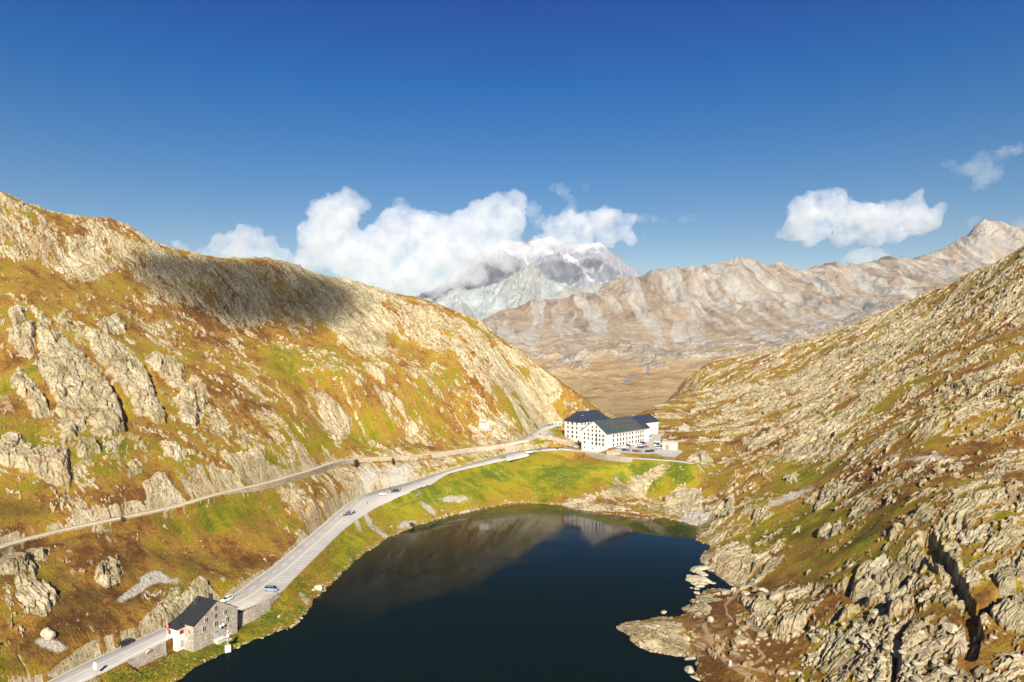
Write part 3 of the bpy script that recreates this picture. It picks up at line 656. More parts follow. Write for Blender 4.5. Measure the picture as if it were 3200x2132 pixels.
# ------------------------------------------------------------------ lake
def lake():
    bm = bmesh.new()
    vs = [bm.verts.new((x, y, 0)) for x, y in [(-420, 60), (420, 60), (330, 300), (260, 430), (180, 470), (-40, 470), (-140, 420), (-300, 300)]]
    bm.faces.new(vs); me = bpy.data.meshes.new("lake_water"); bm.to_mesh(me); bm.free()
    o = bpy.data.objects.new("lake_water", me); COL.objects.link(o)
    t = NT("lake_water")
    # dark peaty water; mirror weight follows the Fresnel curve, damped away from grazing as through a polarising filter
    t.col((0.0034, 0.0085, 0.0095)); t.rough(0.5, 0.0)
    gl = t.n('ShaderNodeBsdfGlossy'); gl.inputs['Roughness'].default_value = 0.03; fz = t.n('ShaderNodeFresnel'); fz.inputs['IOR'].default_value = 1.33
    fac = t.math('MULTIPLY', t.math('POWER', fz.outputs[0], 4.6), 330.0, True); mx = t.n('ShaderNodeMixShader'); t.l(fac, mx.inputs[0]); t.l(t.b.outputs[0], mx.inputs[1]); t.l(gl.outputs[0], mx.inputs[2]); t.l(mx.outputs[0], t.out.inputs[0])
    n = t.n('ShaderNodeTexNoise'); tc = t.n('ShaderNodeTexCoord'); mp = t.n('ShaderNodeMapping'); mp.inputs['Scale'].default_value = (0.5, 1.2, 1)
    t.l(tc.outputs['Object'], mp.inputs[0]); t.l(mp.outputs[0], n.inputs['Vector']); n.inputs['Scale'].default_value = 0.8; n.inputs['Detail'].default_value = 3
    wv = t.ramp(t.tex(0.018, 4, 0.6, mapscale=(1, 2.2, 1)), [(0.42, (0.02, 0.02, 0.02)), (0.62, (0.13, 0.13, 0.13))]); t.l(wv, gl.inputs['Roughness'])
    t.bump(n.outputs[0], 0.09, 0.06); t.l(t.b.inputs['Normal'].links[0].from_socket, gl.inputs['Normal'])
    me.materials.append(t.m)
    tag(o, "dark still mountain lake mirroring the white hospice", "lake", kind="structure")
lake()
# ------------------------------------------------------------------ far valley, brown range, snowy massif
def far_field(name, ctl, s_lo, s_hi, ns, y_lo, y_hi, ny, relief, label, mat, c=60.0, smooth=2.0):
    f = RBF(ctl, smooth=smooth, c=c)
    g = np.meshgrid(np.linspace(s_lo, s_hi, 160), y_lo * (y_hi / y_lo) ** np.linspace(0, 1, 160))
    G = f(g[0] * g[1], g[1])
    sg, yg = np.meshgrid(np.linspace(s_lo, s_hi, ns), y_lo * (y_hi / y_lo) ** np.linspace(0, 1, ny))
    z = grid_eval(G, sg.ravel(), yg.ravel(), s_lo, s_hi, y_lo, y_hi).astype(np.float32)
    x = (sg * yg).ravel().astype(np.float32); y = yg.ravel().astype(np.float32)
    gx = np.gradient(G, axis=0)
    dz, ma, mb = relief(x, y, z)
    z = z + dz
    i = np.arange(ns * ny).reshape(ny, ns)
    q = np.stack([i[:-1, :-1], i[:-1, 1:], i[1:, 1:], i[1:, :-1]], -1).reshape(-1, 4)
    me = fast_mesh(name, np.stack([x, y, z], 1), q)
    attr(me, "mk_a", ma); attr(me, "mk_b", mb)
    me.materials.append(mat)
    o = bpy.data.objects.new(name, me); COL.objects.link(o)
    tag(o, label, kind="structure")
    return o

def O(u, v, Y):      # overview coordinates (2353 px wide)
    return PY(u * 1.36, v * 1.36, Y)

# --- brown range with its valley floor
R2 = [(900,740,2600),(1000,770,2600),(1090,745,2700),(1130,728,2900),(1200,706,3100),(1300,692,3200),(1370,666,3300),(1395,656,3300),(1440,648,3350),(1480,640,3350),(1520,622,3350),(1550,607,3300),(1600,608,3350),(1650,606,3300),(1697,598,3200),(1740,606,3300),(1815,613,3400),
      (1900,603,3400),(2000,595,3400),(2060,588,3350),(2130,575,3400),(2200,560,3500),(2225,545,3550),(2245,524,3550),(2270,521,3550),(2300,538,3600),(2330,553,3600),(2353,550,3700),(2450,540,3700),(2600,560,3700)]
c2 = []
for u, v, Y_ in R2:
    x, y, z = O(u, v, Y_); c2.append((x, y, z))
    c2.append((x * (Y_ + 350) / Y_, y + 350, z - 130)); c2.append((x * (Y_ + 900) / Y_, y + 900, z - 420))
for t in [(1330,955,800),(1500,955,800),(1200,960,800),(1700,960,800),(1330,935,1000),(1500,925,1050),(1700,940,1000),(1250,905,1300),(1400,895,1300),(1500,895,1300),(1650,900,1250),(1250,865,1700),(1400,862,1700),(1500,858,1700),(1620,862,1650),(1740,835,1700),
          (1250,835,2000),(1350,815,2050),(1500,800,2100),(1600,812,2050),(1700,805,2000),(1160,800,2100),(1250,800,2300),(1330,785,2300),(1450,788,2300),(1560,785,2350),(1700,770,2300),(1850,760,2200),(1960,730,2200),(2100,700,2200),(2300,700,2100),
          (1150,765,2450),(1260,745,2650),(1300,760,2500),(1420,735,2600),(1500,700,2800),(1540,740,2550),(1600,680,2850),(1620,740,2500),(1697,650,2900),(1720,700,2650),(1800,680,2850),(1815,640,3100),(1900,665,2850),(1900,640,3050),(2000,680,2700),(2000,640,3000),(2130,630,3000),(2200,640,2900),
          (2245,590,3250),(2350,620,3100),(2100,1000,900),(1900,900,1400),(800,900,1200),(800,800,2200),(1000,860,1600),(1740,690,2750),(1660,700,2750)]: c2.append(O(*t))
def relief2(x, y, z):
    up = sst(60, 260, z)
    w = fbm(x / 300, y / 300, 2, 600) * 90
    r = ridged((x + w) / 260, (y + w) / 620, 4, 610, gain=0.47)          # spurs running down towards the valley
    dz = (r - 0.62) * 52 * up * (0.4 + 0.6 * sst(700, 450, z) + 0.4)
    dz *= sst(0, 1, up + 0.0)
    pk = O(2257, 523, 3560); dz += 34 * np.clip(1 - np.hypot((x - pk[0]) / 95, (y - pk[1]) / 150), 0, 1)
    small, se = cells(x / 34, y / 34, 620); s2, se2 = cells(x / 12, y / 14, 630)
    hum = sst(-0.05, 0.25, fbm(x / 110, y / 90, 3, 640) + np.exp(-((y - 2080) / 260) ** 2) * 0.35 - 0.22 + 0.1 * up)
    dz += hum * sst(2450, 2150, y) * (small * 9 + s2 * 4) * (0.35 + 0.65 * (1 - up)) * sst(1300, 1900, y)
    dz += fbm(x / 60, y / 60, 3, 650) * 5 * sst(900, 1600, y) + fbm(x / 130, y / 90, 3, 655) * 15 * sst(950, 1250, y) * (1 - up) + s2 * 1.5 * up + small * 12 * sst(480, 640, z)
    rockm = np.clip(hum * 0.7 * sst(1350, 1800, y) * sst(2500, 2200, y) + sst(0.72, 0.9, r) * up * 0.6 + sst(520, 680, z) * 0.5, 0, 1)
    sc = sst(0.0, 0.16, fbm((x + w * .6) / 60, (y + w) / 650, 4, 660, gain=0.6) + 0.12 * up - 0.02) * sst(20, 120, z) * (1 - 0.7 * rockm)
    st = np.zeros(x.shape, np.float32)
    u = 1600 + F * x / y; v = 1066 + (CAMZ - z) / y * F
    sp = [PY(a_, b_, c_)[:2] for a_, b_, c_ in ((1900,1220,1330),(1935,1190,1500),(1975,1168,1650),(2010,1160,1720),(2060,1130,1950))]
    d = poly_sd(x + noise(x / 40, y / 60, 77) * 14, y, sp, closed=False)
    st = sst(7.0, 3.0, d)
    gr = np.clip(0.35 + fbm(x / 180, y / 120, 4, 670) * 0.6 - 0.15 * up, 0, 1)
    rst = 0.8 * sst(0.05, 0.45, fbm(x / 260, y / 320, 3, 680)) * up
    tone = np.clip(0.5 + fbm((x + w) / 40, (y + w) / 130, 4, 690) * 0.7, 0, 1)
    return dz.astype(np.float32), np.stack([rockm, gr, sc, st], 1), np.stack([tone, rst, sst(5, 100, z + fbm(x / 90, y / 90, 3, 695) * 40), up * 0], 1)
def range_material():
    t = NT("range_ground")
    a = t.n('ShaderNodeAttribute', attribute_name="mk_a"); b = t.n('ShaderNodeAttribute', attribute_name="mk_b")
    A_ = t.n('ShaderNodeSeparateColor'); t.l(a.outputs['Color'], A_.inputs[0]); B_ = t.n('ShaderNodeSeparateColor'); t.l(b.outputs['Color'], B_.inputs[0])
    n1 = t.tex(0.035, 6, 0.75); n2 = t.tex(0.12, 4, 0.7)
    g = t.math('ADD', A_.outputs[1], t.math('MULTIPLY', t.math('SUBTRACT', n1, 0.5), 1.5))
    low = t.ramp(g, [(0.0, (0.27, 0.17, 0.085)), (0.3, (0.40, 0.275, 0.14)), (0.6, (0.44, 0.335, 0.175)), (0.8, (0.34, 0.29, 0.13)), (1.0, (0.24, 0.24, 0.09))])
    high = t.ramp(g, [(0.0, (0.27, 0.20, 0.14)), (0.4, (0.34, 0.27, 0.195)), (0.8, (0.38, 0.29, 0.17)), (1.0, (0.34, 0.265, 0.13))])
    c = t.mix(B_.outputs[2], low, high)
    sc = t.ramp(t.math('ADD', B_.outputs[0], t.math('MULTIPLY', t.math('SUBTRACT', n2, 0.5), 0.5)), [(0.2, (0.32, 0.295, 0.265)), (0.6, (0.40, 0.37, 0.33)), (0.9, (0.46, 0.43, 0.385))])
    gul_ = t.tex(1.0, 5, 0.7, mapscale=(0.022, 0.004, 0.010), dist=0.6)
    c = t.mix(t.math('MULTIPLY', B_.outputs[2], 0.7), c, t.mix(1.0, c, t.ramp(gul_, [(0.36, (0.62, 0.58, 0.54)), (0.5, (1.0, 1.0, 1.0)), (0.62, (1.22, 1.20, 1.18))]), 'MULTIPLY'))
    c = t.mix(A_.outputs[2], c, sc)
    rk_ = t.ramp(t.math('ADD', B_.outputs[0], t.math('MULTIPLY', t.math('SUBTRACT', n2, 0.5), 1.2)), [(0.15, (0.15, 0.14, 0.13)), (0.5, (0.31, 0.28, 0.245)), (0.85, (0.48, 0.44, 0.38))])
    m = t.ramp(t.math('ADD', A_.outputs[0], t.math('MULTIPLY', t.math('SUBTRACT', n2, 0.5), 1.4)), [(0.38, (0, 0, 0)), (0.62, (1, 1, 1))])
    c = t.mix(t.math('MULTIPLY', m, 0.8), c, rk_)
    c = t.mix(a.outputs['Alpha'], c, (0.22, 0.21, 0.20))
    c = t.mix(0.6, c, t.ramp(n2, [(0.25, (0.72, 0.70, 0.68)), (0.65, (1.15, 1.15, 1.15))]), 'MULTIPLY')
    t.col(c); t.rough(0.95, 0.1)
    t.bump(t.math('ADD', n1, t.math('MULTIPLY', n2, 0.5)), 1.0, 10.0)
    return t.m
far_field("mountain_range", c2, -0.36, 0.88, 1000, 760, 4700, 800, relief2,
          "brown scree covered mountain range behind the pass with a meadow valley below", range_material(), c=22, smooth=0.4)

# --- grey-green shoulder and snowy massif
R3 = [(700,760,5600),(860,720,5600),(980,690,5600),(1050,672,5700),(1130,655,5800),(1180,640,5900),(1205,624,5900),(1216,618,5900),(1235,632,5900),(1265,648,6000),(1300,652,6000),(1350,658,6000),(1400,665,6000),(1460,680,6000),(1560,700,6000),(1700,720,6000)]
c3 = []
for u, v, Y_ in R3:
    x, y, z = O(u, v, Y_); c3.append((x, y, z)); c3.append((x, y + 500, z - 230)); c3.append((x, y + 1200, z - 500)); c3.append((x * .86, y - 800, z - 300)); c3.append((x * .78, y - 1500, z - 560))
def relief3(x, y, z):
    w = fbm(x / 500, y / 500, 2, 700) * 160
    r = ridged((x + w) / 420, (y + w) / 900, 5, 710, gain=0.55); a, e = cells(x / 60, y / 60, 720)
    dz = (r - 0.62) * 190 + a * 16
    tone = np.clip(0.5 + fbm(x / 90, y / 160, 4, 730) * 0.8, 0, 1)
    return dz.astype(np.float32), np.stack([sst(0.55, 0.8, r), tone, x * 0, x * 0], 1), np.stack([tone, x * 0, x * 0, x * 0], 1)
def peak_material(name, lo, hi, tint):
    t = NT(name)
    a = t.n('ShaderNodeAttribute', attribute_name="mk_a"); A_ = t.n('ShaderNodeSeparateColor'); t.l(a.outputs['Color'], A_.inputs[0])
    n1 = t.tex(0.02, 6, 0.75); n2 = t.tex(0.07, 4, 0.7)
    s_ = t.math('ADD', A_.outputs[1], t.math('MULTIPLY', t.math('SUBTRACT', n2, 0.5), 0.9))
    c = t.ramp(s_, [(0.1, lo), (0.5, tuple((p + q_) / 2 for p, q_ in zip(lo, hi))), (0.9, hi)])
    c = t.mix(t.math('MULTIPLY', A_.outputs[0], 0.45), c, tint)
    sn = t.ramp(t.math('ADD', A_.outputs[2], t.math('MULTIPLY', t.math('SUBTRACT', n2, 0.5), 0.7)), [(0.47, (0, 0, 0)), (0.56, (1, 1, 1))])
    c = t.mix(sn, c, (0.56, 0.58, 0.64))
    t.col(c); t.rough(0.9, 0.1); t.bump(t.math('ADD', n1, t.math('MULTIPLY', n2, 0.5)), 0.8, 30.0)
    return t.m
far_field("mountain_shoulder", c3, -0.36, 0.36, 520, 4500, 7200, 420, relief3,
          "grey green rock shoulder standing in front of the snowy massif", peak_material("shoulder_rock", (0.27, 0.31, 0.32), (0.45, 0.48, 0.48), (0.30, 0.24, 0.17)), c=120)
R4 = [(700,720,8500),(850,710,8500),(950,690,8500),(1000,668,8500),(1040,640,8500),(1060,622,8500),(1085,600,8500),(1105,582,8500),(1135,564,8500),(1165,553,8500),(1185,566,8500),(1215,562,8500),(1240,556,8500),(1262,550,8500),(1285,562,8500),(1312,568,8500),(1345,560,8500),(1378,560,8500),(1390,568,8500),(1400,580,8450),(1418,596,8400),(1440,612,8400),(1458,624,8400),(1480,634,8400),(1520,645,8400),(1600,665,8400),(1800,700,8400)]
c4 = []
for u, v, Y_ in R4:
    x, y, z = O(u, v, Y_); c4.append((x, y, z)); c4.append((x, y + 700, z - 120)); c4.append((x, y + 1500, z - 600)); c4.append((x * .93, y - 600, z - 420)); c4.append((x * .84, y - 1500, z - 760))
def relief4(x, y, z):
    w = fbm(x / 600, y / 600, 2, 800) * 200
    r = ridged((x + w) / 520, (y + w) / 900, 5, 810, gain=0.55); a, e = cells(x / 70, y / 70, 820)
    dz = (r - 0.66) * 240 * sst(0, 800, 8700 - y + 200) + a * 22
    u = (1600 + F * x / y) / 1.36; v = (1066 + (CAMZ - z) / y * F) / 1.36
    sn = sst(8450, 9000, y) * 0.30 + sst(1060, 1480, z + (fbm(x / 220, y / 220, 4, 830)) * 420) * 0.75
    for L_, w_ in (([(1290,592),(1310,603),(1340,622),(1370,636),(1400,648)], 4.5), ([(1395,640),(1412,652)], 5), ([(1340,616),(1362,622)], 3), ([(1375,622),(1392,614),(1404,622)], 3.5), ([(1203,580),(1212,605)], 3)):
        sn = np.maximum(sn, sst(w_, w_ * 0.4, poly_sd(u + noise(x / 90, y / 90, 3) * 3, v, L_, closed=False)))
    sn = sn * (1 - sst(1375, 1400, u) * 0.55 * sst(575, 590, v))
    tone = np.clip(0.5 + fbm(x / 110, y / 200, 4, 840) * 0.8, 0, 1)
    return dz.astype(np.float32), np.stack([sst(0.5, 0.8, r), tone, np.clip(sn, 0, 1), x * 0], 1).astype(np.float32), np.stack([tone, x * 0, x * 0, x * 0], 1)
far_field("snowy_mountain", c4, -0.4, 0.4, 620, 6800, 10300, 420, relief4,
          "snow capped mountain massif half hidden by white cloud", peak_material("hazed_massif_rock", (0.22, 0.24, 0.30), (0.37, 0.37, 0.43), (0.29, 0.26, 0.29)), c=160)  # massif rock tones have the pale blue of distance haze mixed in

# ------------------------------------------------------------------ haze
def haze():
    bm = bmesh.new(); bmesh.ops.create_cube(bm, size=1.0)
    lo, hi = Vector((-4600, -300, -400)), Vector((4600, 4900, 790))
    for v in bm.verts: v.co = Vector(((lo[i] + hi[i]) / 2 + v.co[i] * (hi[i] - lo[i]) for i in range(3)))
    me = bpy.data.meshes.new("haze"); bm.to_mesh(me); bm.free()
    o = bpy.data.objects.new("haze", me); COL.objects.link(o)
    m = bpy.data.materials.new("haze_air"); m.use_nodes = True; nt = m.node_tree; nt.nodes.clear()
    out = nt.nodes.new('ShaderNodeOutputMaterial'); p = nt.nodes.new('ShaderNodeVolumePrincipled')
    p.inputs['Color'].default_value = (0.52, 0.76, 1.0, 1); p.inputs['Density'].default_value = 4.2e-5; p.inputs['Anisotropy'].default_value = 0.1
    nt.links.new(p.outputs[0], out.inputs['Volume']); me.materials.append(m)
    tag(o, "thin pale mountain haze filling the valley air", "haze", kind="stuff")
haze()

# ------------------------------------------------------------------ clouds
def cloud_material(name, dens, dim=1.0, g=-0.1, cut=0.27, sc=0.0058):
    m = bpy.data.materials.new(name); m.use_nodes = True; nt = m.node_tree; nt.nodes.clear()
    out = nt.nodes.new('ShaderNodeOutputMaterial'); p = nt.nodes.new('ShaderNodeVolumeScatter')
    p.inputs['Color'].default_value = (0.56 * dim, 0.58 * dim, 0.64 * dim, 1); p.inputs['Anisotropy'].default_value = g
    tc = nt.nodes.new('ShaderNodeTexCoord'); nz = nt.nodes.new('ShaderNodeTexNoise'); nz.inputs['Scale'].default_value = sc; nz.inputs['Detail'].default_value = 6; nz.inputs['Roughness'].default_value = 0.68; nt.links.new(tc.outputs['Object'], nz.inputs['Vector'])
    mr = nt.nodes.new('ShaderNodeMapRange'); mr.inputs['From Min'].default_value = cut; mr.inputs['From Max'].default_value = cut + 0.34; mr.inputs['To Max'].default_value = dens; nt.links.new(nz.outputs[0], mr.inputs['Value']); nt.links.new(mr.outputs[0], p.inputs['Density'])
    nt.links.new(p.outputs[0], out.inputs['Volume'])
    return m
def cloud(name, label, puffs, Yc, mat, voxel, rough=1.0, thick=1.0, seed=1, group=None):
    """puffs in overview pixels (u, v, radius) standing at distance Yc"""
    R_ = random.Random(seed); bm = bmesh.new()
    for u, v, r in puffs:
        n = max(1, int(5 if r > 30 else 3))
        c = Vector(O(u, v, Yc)); rr = r * 1.36 / F * Yc
        bmesh.ops.create_icosphere(bm, subdivisions=3, radius=rr * 0.92, matrix=Matrix.Translation(c) @ Matrix.Diagonal((1, thick * 0.9, 0.9, 1)))
        for k in range(n):
            a = R_.uniform(0, 6.28); b_ = R_.uniform(-0.2, 1.2)
            dv = Vector((math.cos(a) * math.cos(b_), math.sin(a) * 0.5 * math.cos(b_), math.sin(b_))) * rr * 0.66
            bmesh.ops.create_icosphere(bm, subdivisions=2, radius=rr * R_.uniform(0.35, 0.55), matrix=Matrix.Translation(c + dv))
    me = bpy.data.meshes.new(name); bm.to_mesh(me); bm.free()
    o = bpy.data.objects.new(name, me); COL.objects.link(o)
    md = o.modifiers.new("u", 'REMESH'); md.mode = 'VOXEL'; md.voxel_size = voxel; md.use_smooth_shade = True
    dg = bpy.context.evaluated_depsgraph_get(); me2 = bpy.data.meshes.new_from_object(o.evaluated_get(dg))
    o.modifiers.clear(); o.data = me2; me2.name = name
    n = len(me2.vertices); co = np.empty(n * 3, np.float32); me2.vertices.foreach_get('co', co); co = co.reshape(-1, 3)
    nr_ = np.empty(n * 3, np.float32); me2.vertex_normals.foreach_get('vector', nr_); nr_ = nr_.reshape(-1, 3)
    k = Yc / 7000 * rough
    def n3(s, sd):   # cheap 3D-ish noise from three planes
        return (noise(co[:, 0] / s, co[:, 2] / s, sd) + noise(co[:, 1] / s + 5, co[:, 2] / s + 9, sd + 1) + noise(co[:, 0] / s + 3, co[:, 1] / s, sd + 2)) / 1.8
    d = n3(170 * k, 900) * 42 * k + np.abs(n3(80 * k, 910)) * 44 * k + np.abs(n3(36 * k, 920)) * 30 * k + n3(17 * k, 930) * 16 * k - 22 * k
    co += nr_ * d[:, None]
    me2.vertices.foreach_set('co', co.ravel()); me2.update()
    me2.materials.clear(); me2.materials.append(mat)
    tag(o, label, "cloud", group, kind="stuff")
    return o
CL = cloud_material("cloud_dense", 0.021, 0.36); CW = cloud_material("cloud_thin", 0.0045, cut=.36); CM = cloud_material("cloud_mid", 0.011, cut=.32)
cloud("cloud", "big white cumulus bank covering the left side of the snowy mountain", [(770,505,62),(742,490,38),(800,462,34),(775,462,30),(830,470,20),(745,560,62),(800,590,65),(860,600,60),(720,590,45),(905,545,62),(935,505,38),(925,485,26),(975,540,60),(1020,525,40),(1000,580,70),(880,570,50),
       (1080,530,55),(1110,495,45),(1150,475,38),(1185,455,30),(1165,510,50),(1070,580,60),(960,630,60),(880,640,50),(1130,570,50),(1050,635,40),(1190,575,34),(1165,605,30),(1100,640,30),(1000,655,35),(940,672,26),(820,640,40),(700,620,30)], 7300, CL, 34, seed=2)
cloud("cloud", "low white cloud rising above the left ridge", [(540,560,34),(575,550,34),(500,566,28),(610,575,32),(465,578,20),(650,590,26),(555,590,45),(610,610,40),(480,600,30),(680,610,26)], 6600, CL, 28, seed=3)
cloud("cloud", "small white cloud puff peeping over the left ridge", [(405,562,14),(420,574,16),(398,556,8),(436,590,16)], 6600, CM, 16, seed=4, rough=0.6)
cloud("cloud", "white cloud resting on the right summit of the snowy mountain", [(1280,525,34),(1235,566,26),(1212,588,26),(1256,572,20),(1262,545,22),(1310,500,26),(1340,520,42),(1385,510,38),(1420,500,26),(1425,530,32),(1395,545,30),(1300,555,36),(1340,560,26),(1445,505,18),(1450,548,20)], 7300, CM, 24, seed=5, rough=0.9)
cloud("cloud", "thin wisp of cloud trailing off above the snowy mountain", [(1290,440,18),(1272,434,12),(1310,462,14),(1318,482,16),(1345,430,9),(1480,502,15),(1505,504,12),(1530,508,9),(1572,506,11),(1590,504,7),(1480,550,12),(1220,480,24),(1235,510,20),(1462,500,12)], 7300, CW, 16, seed=6, rough=1.1)
cloud("cloud", "long grey bottomed cumulus floating over the brown range", [(1850,490,46),(1885,465,38),(1830,525,40),(1870,540,38),(1920,480,46),(1965,500,48),(2010,510,44),(2055,490,34),(2085,470,26),(2108,446,17),(2115,438,12),(2100,510,44),(2140,505,28),(2158,485,17),(1940,540,40),(2000,548,34),(2060,540,30),(1800,540,20)], 6500, CM, 26, seed=7)
cloud("cloud", "low bright cloud hump behind the brown range crest", [(1990,585,26),(2015,585,24),(1960,592,20),(2035,592,16),(1935,600,12),(1990,600,30)], 5600, CL, 18, seed=8, rough=0.8)
cloud("cloud", "faint detached cloud high above the pointed peak", [(2180,374,18),(2195,388,14),(2240,385,26),(2275,362,28),(2310,350,30),(2335,345,24),(2260,415,28),(2240,432,18),(2290,395,26),(2215,395,14)], 6500, CW, 26, seed=9, rough=1.3)
cloud("cloud", "faint cloud bank low beside the pointed peak", [(2240,515,20),(2290,530,22),(2325,535,24),(2350,528,26),(2390,535,30)], 6500, CW, 22, seed=10, rough=1.2)
# ------------------------------------------------------------------ mesh helpers for built things
class MB:
    """collects solid shapes into one bmesh"""
    def __init__(self): self.bm = bmesh.new(); self.mi = 0
    def quadbox(self, pts8):
        v = [self.bm.verts.new(p) for p in pts8]
        for f in ((0, 3, 2, 1), (4, 5, 6, 7), (0, 1, 5, 4), (1, 2, 6, 5), (2, 3, 7, 6), (3, 0, 4, 7)):
            fc = self.bm.faces.new([v[i] for i in f]); fc.material_index = self.mi
    def box(self, c, sx, sy, sz, rz=0.0, fr=None):
        """centre, full sizes; fr = (X dir, Y dir) frame"""
        c = Vector(c)
        if fr: ax, ay = Vector(fr[0]), Vector(fr[1])
        else: ax = Vector((math.cos(rz), math.sin(rz), 0)); ay = Vector((-math.sin(rz), math.cos(rz), 0))
        az = Vector((0, 0, 1)); p = []
        for z in (-.5, .5):
            for x, y in ((-.5, -.5), (.5, -.5), (.5, .5), (-.5, .5)): p.append(c + ax * x * sx + ay * y * sy + az * z * sz)
        self.quadbox(p)
    def prism(self, poly, z0, z1):
        lo = [self.bm.verts.new((x, y, z0)) for x, y in poly]; hi = [self.bm.verts.new((x, y, z1)) for x, y in poly]
        self.bm.faces.new(lo[::-1]); self.bm.faces.new(hi)
        for i in range(len(poly)): self.bm.faces.new((lo[i], lo[(i + 1) % len(poly)], hi[(i + 1) % len(poly)], hi[i]))
    def poly(self, pts):
        self.bm.faces.new([self.bm.verts.new(p) for p in pts])
    def cyl(self, a, b, r, n=10, r2=None):
        a = Vector(a); b = Vector(b); d = (b - a); L = d.length
        m = Matrix.Translation((a + b) / 2) @ d.to_track_quat('Z', 'Y').to_matrix().to_4x4()
        bmesh.ops.create_cone(self.bm, cap_ends=True, segments=n, radius1=r, radius2=r if r2 is None else r2, depth=L, matrix=m)
    def sph(self, c, r, s=(1, 1, 1), sub=2):
        bmesh.ops.create_icosphere(self.bm, subdivisions=sub, radius=r, matrix=Matrix.Translation(c) @ Matrix.Diagonal((*s, 1)))
    def build(self, name, mat, parent=None, smooth=False, bevel=0.0):
        if bevel:
            bmesh.ops.bevel(self.bm, geom=list(self.bm.edges), offset=bevel, segments=2, affect='EDGES', profile=0.5)
        bmesh.ops.recalc_face_normals(self.bm, faces=self.bm.faces)
        me = bpy.data.meshes.new(name); self.bm.to_mesh(me); self.bm.free()
        if smooth: me.polygons.foreach_set('use_smooth', [True] * len(me.polygons))
        for m in (mat if isinstance(mat, (list, tuple)) else [mat]): me.materials.append(m)
        o = bpy.data.objects.new(name, me); COL.objects.link(o)
        if parent is not None:
            o.parent = parent; o.matrix_parent_inverse = Matrix.Translation(-parent.location) if parent.rotation_euler.z == 0 else parent.matrix_basis.inverted()
        return o

def empty(name, loc, label, cat, group=None, rz=0.0):
    o = bpy.data.objects.new(name, None); COL.objects.link(o); o.location = loc; o.rotation_euler = (0, 0, rz); o.empty_display_size = 0.5
    bpy.context.view_layer.update()
    tag(o, label, cat, group); return o

_mats = {}
def simple(name, c, rough=0.7, spec=0.3, metal=0.0, var=0.12, scale=2.0, bump=0.0, bscale=8.0):
    if name in _mats: return _mats[name]
    t = NT(name); n = t.tex(scale, 4, 0.65)
    t.col(t.mix(1.0, c, t.ramp(n, [(0.3, (1 - var,) * 3), (0.7, (1 + var * .6,) * 3)]), 'MULTIPLY')); t.rough(rough, spec); t.b.inputs['Metallic'].default_value = metal
    if bump: t.bump(t.tex(bscale, 3), 0.5, bump)
    _mats[name] = t.m; return t.m

def stone_mat(name, a, b, mortar, sc=1.6, asp=(1, 1, 2.2), bump=0.12):
    t = NT(name)
    tc = t.n('ShaderNodeTexCoord').outputs['Object']; mp = t.n('ShaderNodeMapping'); mp.inputs['Scale'].default_value = asp; t.l(tc, mp.inputs[0])
    v = t.n('ShaderNodeTexVoronoi', feature='F1'); v.inputs['Scale'].default_value = sc; t.l(mp.outputs[0], v.inputs['Vector'])
    e = t.n('ShaderNodeTexVoronoi', feature='DISTANCE_TO_EDGE'); e.inputs['Scale'].default_value = sc; t.l(mp.outputs[0], e.inputs['Vector'])
    sep = t.n('ShaderNodeSeparateColor'); t.l(v.outputs['Color'], sep.inputs[0])
    c = t.ramp(sep.outputs[0], [(0.0, a), (0.5, tuple((x + y) / 2 for x, y in zip(a, b))), (1.0, b)])
    c = t.mix(t.ramp(t.tex(0.35, 4, 0.7), [(0.4, (0, 0, 0)), (0.7, (0.6, 0.6, 0.6))]), c, tuple(x * 0.6 for x in a))
    c = t.mix(t.ramp(e.outputs[0], [(0.03, (1, 1, 1)), (0.10, (0, 0, 0))]), c, mortar)
    t.col(c); t.rough(0.95, 0.1); t.bump(t.math('MINIMUM', e.outputs[0], 0.15), 0.8, bump)
    return t.m
M_STONE = stone_mat("house_stone", (0.24, 0.21, 0.17), (0.66, 0.59, 0.50), (0.36, 0.31, 0.25), sc=1.9)
M_DRY = stone_mat("dry_wall_stone", (0.30, 0.25, 0.175), (0.60, 0.51, 0.37), (0.20, 0.165, 0.115), sc=1.5, asp=(1, 1, 1.9))
M_PALE = stone_mat("pale_wall_stone", (0.34, 0.29, 0.23), (0.60, 0.53, 0.43), (0.30, 0.25, 0.19), sc=1.2)

def asphalt(name, base=(0.43, 0.415, 0.395)):
    t = NT(name)
    n = t.tex(0.12, 5, 0.7); n2 = t.tex(6.0, 3, 0.7)
    c = t.mix(1.0, base, t.ramp(n, [(0.3, (0.84, 0.83, 0.82)), (0.5, (0.98, 0.98, 0.98)), (0.7, (1.06, 1.05, 1.02))]), 'MULTIPLY')
    c = t.mix(0.5, c, t.ramp(n2, [(0.3, (0.88, 0.88, 0.88)), (0.7, (1.08, 1.08, 1.08))]), 'MULTIPLY')
    t.col(c); t.rough(0.9, 0.2); return t.m
M_ROAD = asphalt("pale_asphalt"); M_DARKROAD = asphalt("new_asphalt", (0.13, 0.125, 0.12)); M_GRAVEL = asphalt("packed_gravel", (0.56, 0.46, 0.33))
M_LINE = simple("road_paint", (0.80, 0.79, 0.76), var=0.15, scale=1.0); M_YEL = simple("yellow_paint", (0.72, 0.50, 0.16), var=0.2, scale=1.0)

